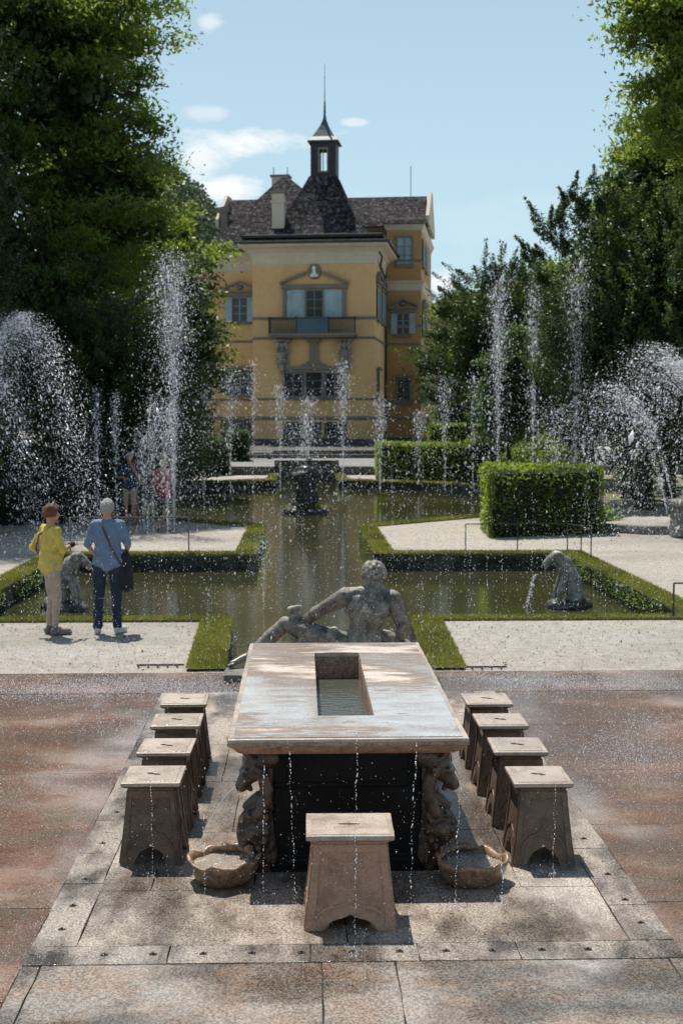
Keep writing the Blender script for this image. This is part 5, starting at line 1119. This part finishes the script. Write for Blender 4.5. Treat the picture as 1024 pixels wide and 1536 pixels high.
# ------------------------------------------------------------------ water in the air: every drop is a small elongated bead
OCT = np.array([(1, 0, 0), (0, 1, 0), (-1, 0, 0), (0, -1, 0), (0, 0, 1), (0, 0, -1)], float)
OF = np.array([(0, 1, 4), (1, 2, 4), (2, 3, 4), (3, 0, 4), (1, 0, 5), (2, 1, 5), (3, 2, 5), (0, 3, 5)])
def drops(name, Pn, rad, st, label=None, group=None, kind=None, cat='water jet', dirs=None):
    n = len(Pn); rad = np.broadcast_to(rad, (n,)); st = np.broadcast_to(st, (n,))
    S = np.stack([rad, rad, rad * st], 1)
    if dirs is None: V = (Pn[:, None, :] + OCT[None] * S[:, None, :]).reshape(-1, 3)
    else:
        D = dirs / np.linalg.norm(dirs, axis=1)[:, None]; A = np.cross(D, np.array([.31, .95, .05])); A /= np.linalg.norm(A, axis=1)[:, None]; Bq = np.cross(D, A); O = OCT[None] * S[:, None, :]
        V = (Pn[:, None, :] + O[..., 0:1] * A[:, None] + O[..., 1:2] * Bq[:, None] + O[..., 2:3] * D[:, None]).reshape(-1, 3)
    F = (OF[None] + np.arange(n)[:, None, None] * 6).reshape(-1, 3)
    if kind: return tag(link(name, np_mesh(name, V, F, 3), 'droplet', None, True), label, cat, group, kind)
    b = Pn[np.argmin(Pn[:, 2])]; b = (float(b[0]), float(b[1]), float(b[2])); V = V - np.array(b)
    t = empty(name, b, 0, label, cat, group); o = link('droplets', np_mesh('droplets', V, F, 3), 'droplet', t, True); o['kind'] = 'stuff'; return t
G = 9.81
def jet(p0, v, n, label, spread=.05, vs=.06, rad=.014, group=None, tmin=.0, land=0.0, pulse=True, name='water_jet'):
    n = int(n * 2.7)
    v = np.array(v, float); T = (v[2] + math.sqrt(v[2] ** 2 + 2 * G * max(0, p0[2] - land))) / G
    t = rng.uniform(tmin, T * 1.0, n); k = 1 - np.abs(rng.normal(size=n)) * vs
    vv = v[None] * k[:, None] + rng.normal(size=(n, 3)) * spread * np.linalg.norm(v) * np.array([1, 1, .25])
    if pulse: t = np.clip(t + np.array([.05 * noise.noise((x * 9, 3, 1)) for x in t]), 0, T)
    q = np.array(p0)[None] + vv * t[:, None] + np.cumsum(rng.normal(size=(1, 3)), 0) * 0; q[:, 2] -= .5 * G * t * t; dv = vv.copy(); dv[:, 2] -= G * t; kp = q[:, 2] > land; q = q[kp]; dv = dv[kp]
    u = len(q); sz = .38 * rad * rng.lognormal(0, .6, u); return drops(name, q, sz, rng.uniform(1.3, 3.0, u), label, group, None, 'water jet', dv)
def plume(px, ptop, Y, wpx, n, label, base=0.0, rad=None, group=None, lean=0):
    top = PY(px, ptop, Y); h = top.z - base; v = math.sqrt(2 * G * h); half = wpx / 2 * Y / FPX; tt = 2 * v / G
    return jet((top.x - lean, Y, base), (lean / (v / G) if lean else 0, 0, v), n, label, half / (tt * .6) / v / 1.6, .10, rad or Y * .00034, group, .0, base)
gp = 'fountain plumes over the far pond and garden'
plume(258, 372, 34, 62, 5200, 'tallest dense white water plume, left of the palace', lean=.0)
plume(345, 545, 50, 34, 620, 'short spray plume beside the tree at the left palace wing')
plume(379, 538, 52, 20, 420, 'slim spray plume in front of the left corner of the palace tower')
plume(514, 536, 48, 26, 950, 'bright white spray plume in front of the right lower palace window')
plume(420, 575, 54, 26, 520, 'low spray plume under the left end of the balcony')
plume(462, 585, 50, 30, 620, 'low spray plume above the fountain rock', WL)
plume(455, 620, 45.5, 70, 700, 'wide low spray around the fountain rock', WL)
plume(570, 590, 52, 34, 620, 'spray plume in front of the right corner of the palace tower')
plume(628, 612, 60, 22, 330, 'small spray plume in front of the right palace wing')
plume(668, 560, 52, 30, 520, 'spray plume over the long hedge by the palace corner')
plume(215, 640, 33.5, 50, 900, 'low spray veil in front of the man in the dark blue shirt')
plume(250, 600, 33, 46, 1100, 'low spray veil in front of the fair haired woman')
plume(710, 555, 55, 26, 380, 'faint spray plume left of the light green small tree')
plume(748, 410, 42, 34, 2300, 'tall white plume, leftmost of the three on the right')
plume(801, 405, 42, 26, 1500, 'tall narrow plume, middle of the three on the right')
plume(866, 380, 40, 46, 2000, 'tall loose plume, rightmost of the three on the right')
plume(830, 600, 38, 60, 700, 'low loose spray in the shade under the right hand trees')
plume(145, 580, 34, 16, 500, 'slim low plume right of the big left arc')
plume(173, 585, 34, 18, 480, 'slim low plume in front of the rounded yew')
plume(228, 580, 33, 34, 620, 'low plume just left of the tallest plume')
plume(305, 575, 40, 40, 620, 'low plume just right of the tallest plume')
plume(395, 800, 22, 34, 520, 'low bubbling spray in the water channel, left of the statue', WL, .005)
plume(312, 880, 17.5, 14, 130, 'small spurting jet at the left pond edge', WL, .004)
plume(632, 870, 17.5, 16, 120, 'small spurting jet at the right pond edge', WL, .004)
def arc(px0, py0, pxa, pya, px1, Y0_, Y1_, n, label, spread=.05, rad=.011):
    a = PY(px0, py0, Y0_); c = PY(px1, 700, Y1_); A = PY(pxa, pya, (Y0_ + Y1_) / 2); h = A.z - a.z; vz = math.sqrt(2 * G * h); tt = (vz + math.sqrt(2 * G * A.z)) / G
    jet(tuple(a), ((c.x - a.x) / tt, (Y1_ - Y0_) / tt, vz), n, label, spread * .62, .05, rad, 'arching jets either side of the garden')
arc(-75, 770, 45, 468, 160, 31, 31, 5600, 'big white arching water jet at the left edge, outer curve', .028)
arc(-110, 770, 10, 490, 82, 30, 29, 3400, 'inner curve of the big arching water jet at the left edge', .03)
arc(-70, 770, 0, 560, 60, 28, 28, 1300, 'lower arching jet falling close behind the curly haired woman', .035)
arc(1085, 780, 962, 515, 862, 34, 33, 3600, 'arching jet on the right that falls beside the square hedge', .045)
arc(1120, 780, 1030, 535, 915, 32, 32, 3000, 'arching jet on the right, middle curve of three', .045)
arc(1170, 780, 1085, 560, 985, 31, 31, 2200, 'arching jet at the right edge of the frame', .04)
arc(1010, 760, 925, 590, 850, 36, 35, 900, 'low arching jet in front of the trunks on the right', .04)
arc(1000, 770, 905, 572, 815, 35, 34, 1500, 'loose low arching jet falling behind the square hedge', .06)
# spout of the two beasts
jet(tuple(PY(806, 862, 22.3)), (-.55, -.1, .2), 260, 'splashing spout from the mouth of the right beast statue', .10, .1, .006, None, 0, WL)
jet(tuple(PY(134, 850, 22.3)), (.55, -.1, .2), 120, 'splashing spout from the mouth of the left beast statue', .10, .1, .006, None, 0, WL)
# thin beaded threads of water
def thread(x, y, z0, z1, label, group, r=.0026, dx=0., step=.017, st=3.0, wob=.005):
    n = max(6, int((z0 - z1) / step)); z = np.linspace(z0, z1, n) + rng.normal(size=n) * step * .25; f = np.clip((z0 - z) / max(.01, z0 - z1), 0, 1)
    X = x + dx * np.sqrt(f) + np.cumsum(rng.normal(size=n)) * wob * .12 + rng.normal(size=n) * wob * .4
    X = X + .004 * np.sin(z * 26 + x * 40) * (1.2 - f); q = np.c_[X, y + rng.normal(size=n) * wob, z]; sz = .60 * r * np.minimum(rng.lognormal(0, .4, n), 1.6) * (1.3 - .5 * f)
    if z1 > -.1 and z1 < .1 and r > .0022:     # little crown of splashes where it lands
        m_ = 26; a_ = rng.uniform(0, 6.28, m_); rr_ = np.abs(rng.normal(size=m_)) * .035; q = np.r_[q, np.c_[X[-1] + rr_ * np.cos(a_), y + rr_ * np.sin(a_), .016 + np.abs(rng.normal(size=m_)) * .022]]; sz = np.r_[sz, np.full(m_, r * .6)]; st = np.full(len(q), st); n = len(q)
    return drops('water_thread', q, sz, st * rng.uniform(.6, 1.5, n), label, group, None, 'water thread')
for px, top, bot, l, dx in ((229, 1172, 1322, 'in front of the nearest left stool', .004), (396, 1150, 1368, 'just right of the left shell basin', .0), (444, 1105, 1366, 'falling from the table edge left of the front stool', .05), (533, 1105, 1440, 'falling over the middle of the front stool', -.01),
                        (614, 1105, 1432, 'falling from the table edge right of the front stool', -.045), (683, 1180, 1366, 'in front of the right shell basin', -.03), (829, 1172, 1322, 'in front of the nearest right stool', -.01), (307, 1215, 1365, 'dripping by the left shell basin', 0), (752, 1290, 1365, 'dripping right of the right shell basin', 0)):
    p = P(px, bot); tp = PY(px, top, p.y); thread(p.x - dx, p.y, tp.z, .02, 'beaded white thread of water ' + l, None, .0030, dx)
for px, top, bot, l in ((203, 1075, 1147, 'onto the nearest left stool seat'), (253, 1035, 1090, 'onto the third left stool seat'), (753, 1010, 1080, 'onto the second farthest right stool seat'), (781, 1040, 1108, 'onto the second right stool seat'), (813, 1100, 1152, 'onto the nearest right stool seat'), (697, 985, 1048, 'beside the far right stool')):
    p = P(px, bot, .54); tp = PY(px, top, p.y); thread(p.x, p.y, tp.z, .545, 'fine clear thread of water falling ' + l, None, .0014, 0, .012, 4)
# thread from the goat mouth into the basin side
mo = Vector((-.63, 8.26, .53)); qx = np.linspace(0, 1, 60); thd = np.c_[mo.x - .30 * qx, mo.y - .05 * qx, mo.z - .40 * qx ** 2]
drops('water_thread', thd, .0022, 3.0, 'fine dark thread spouting from the goat head at the left of the table', None, None, 'water thread')
# curtain of threads across the terrace and the pond
gc = 'falling threads of the water curtain around the table end'
for k in range(130):
    px = rng.uniform(10, 1015); Y = rng.choice([12.8, 14.2, 15.6, 17.4, 19.5, 21.5]) + rng.normal() * .25; x = PY(px, 800, Y).x
    if abs(x) < .8 and Y < 14.8: continue
    z0 = rng.uniform(.5, 1.9); z1 = max(.01 if Y < 18.4 else WL, z0 - rng.uniform(.5, 1.5))
    thread(x, Y, z0, z1, 'faint vertical thread of falling drops in the water curtain', gc, .0032 * Y / 15, rng.normal() * .02, rng.uniform(.03, .075), 3.2, .012)
# loose spray: far too many drops to count
def spray(name, n, X, Yr, Z, r, label, power=1.0, pz=1.0, st=(1.2, 2.6)):
    Y = rng.uniform(*Yr, n); hw_ = 540 * Y / FPX * X; x = rng.uniform(-1, 1, n) * hw_ + (0.03 * Y - .28); z = Z[0] + (Z[1] - Z[0]) * rng.uniform(0, 1, n) ** pz
    keep = np.array([noise.noise((a * .8, b * .5, 7)) for a, b in zip(x, Y)]) > rng.uniform(-.6, .45, n)
    q = np.c_[x, Y, z][keep]; return drops(name, q, (r * q[:, 1] * rng.lognormal(0, .35, len(q))), rng.uniform(*st, len(q)), label, None, 'stuff', 'spray')
spray('spray', 9000, 1.0, (8, 24), (0.05, 1.5), .00018, 'fine drops hanging in the air over the terrace', 1, 1.4)
spray('spray', 11000, 1.0, (26, 50), (0, 4.2), .00020, 'loose drops in the air above the ponds', 1, 1.7)
spray('spray', 2600, .75, (5.9, 8.0), (0.0, .9), .00016, 'sparse drops in front of the table', 1, 1.6)
spray('splash', 42000, 1.05, (5.7, 17), (0.014, .045), .00020, 'tiny splashes bouncing off the wet paving', 1, 1, (.6, 1.2))
# foaming patches where the curtain lands on the marble
qs = []
for px, py, w_, d_, n in ((70, 1040, 1.3, .35, 4200), (210, 1030, 1.0, .3, 3000), (300, 1036, .7, .25, 1500), (960, 1140, .55, .5, 3800), (850, 1030, 1.0, .3, 2600), (760, 1022, .6, .25, 1200), (1000, 1090, .6, .3, 1500), (20, 1190, .5, .5, 1200), (180, 1090, .8, .3, 1200), (60, 985, 1.2, .5, 1600), (930, 960, 1.2, .5, 1200), (80, 1360, .4, .5, 900), (560, 1490, .7, .3, 900), (30, 1470, .4, .4, 900), (880, 1180, .5, .5, 900)):
    p = P(px, py); qs.append(np.c_[p.x + rng.normal(size=n) * w_ * .55, p.y + rng.normal(size=n) * d_, .014 + np.abs(rng.normal(size=n)) * .022])
qs = np.concatenate(qs); drops('splash', qs, .00022 * qs[:, 1] * rng.lognormal(0, .35, len(qs)), 1.0, 'white foaming splashes where the curtain of water lands on the marble', None, 'stuff', 'spray')
# splash rings and froth where the threads land on the table
n = 260; q = np.c_[rng.uniform(-.7, .7, n), rng.uniform(8.05, 11.4, n), rng.uniform(.903, .925, n)]; drops('splash', q, .0020, 1.0, 'tiny splashes on the wet table top', None, 'stuff', 'spray')
for cxp, nm in ((335, 'left'), (706, 'right')):
    p = P(cxp, 1324); n = 200; a = rng.uniform(0, 6.28, n); r_ = .16 * np.sqrt(rng.uniform(0, 1, n)); q = np.c_[p.x + r_ * np.cos(a), p.y + r_ * np.sin(a), rng.uniform(.124, .132, n) + np.abs(rng.normal(size=n)) * .008]
    drops('splash', q, .0030, .7, f'froth of splashing drops in the {nm} shell basin', None, 'stuff', 'spray')
finish_blobs()
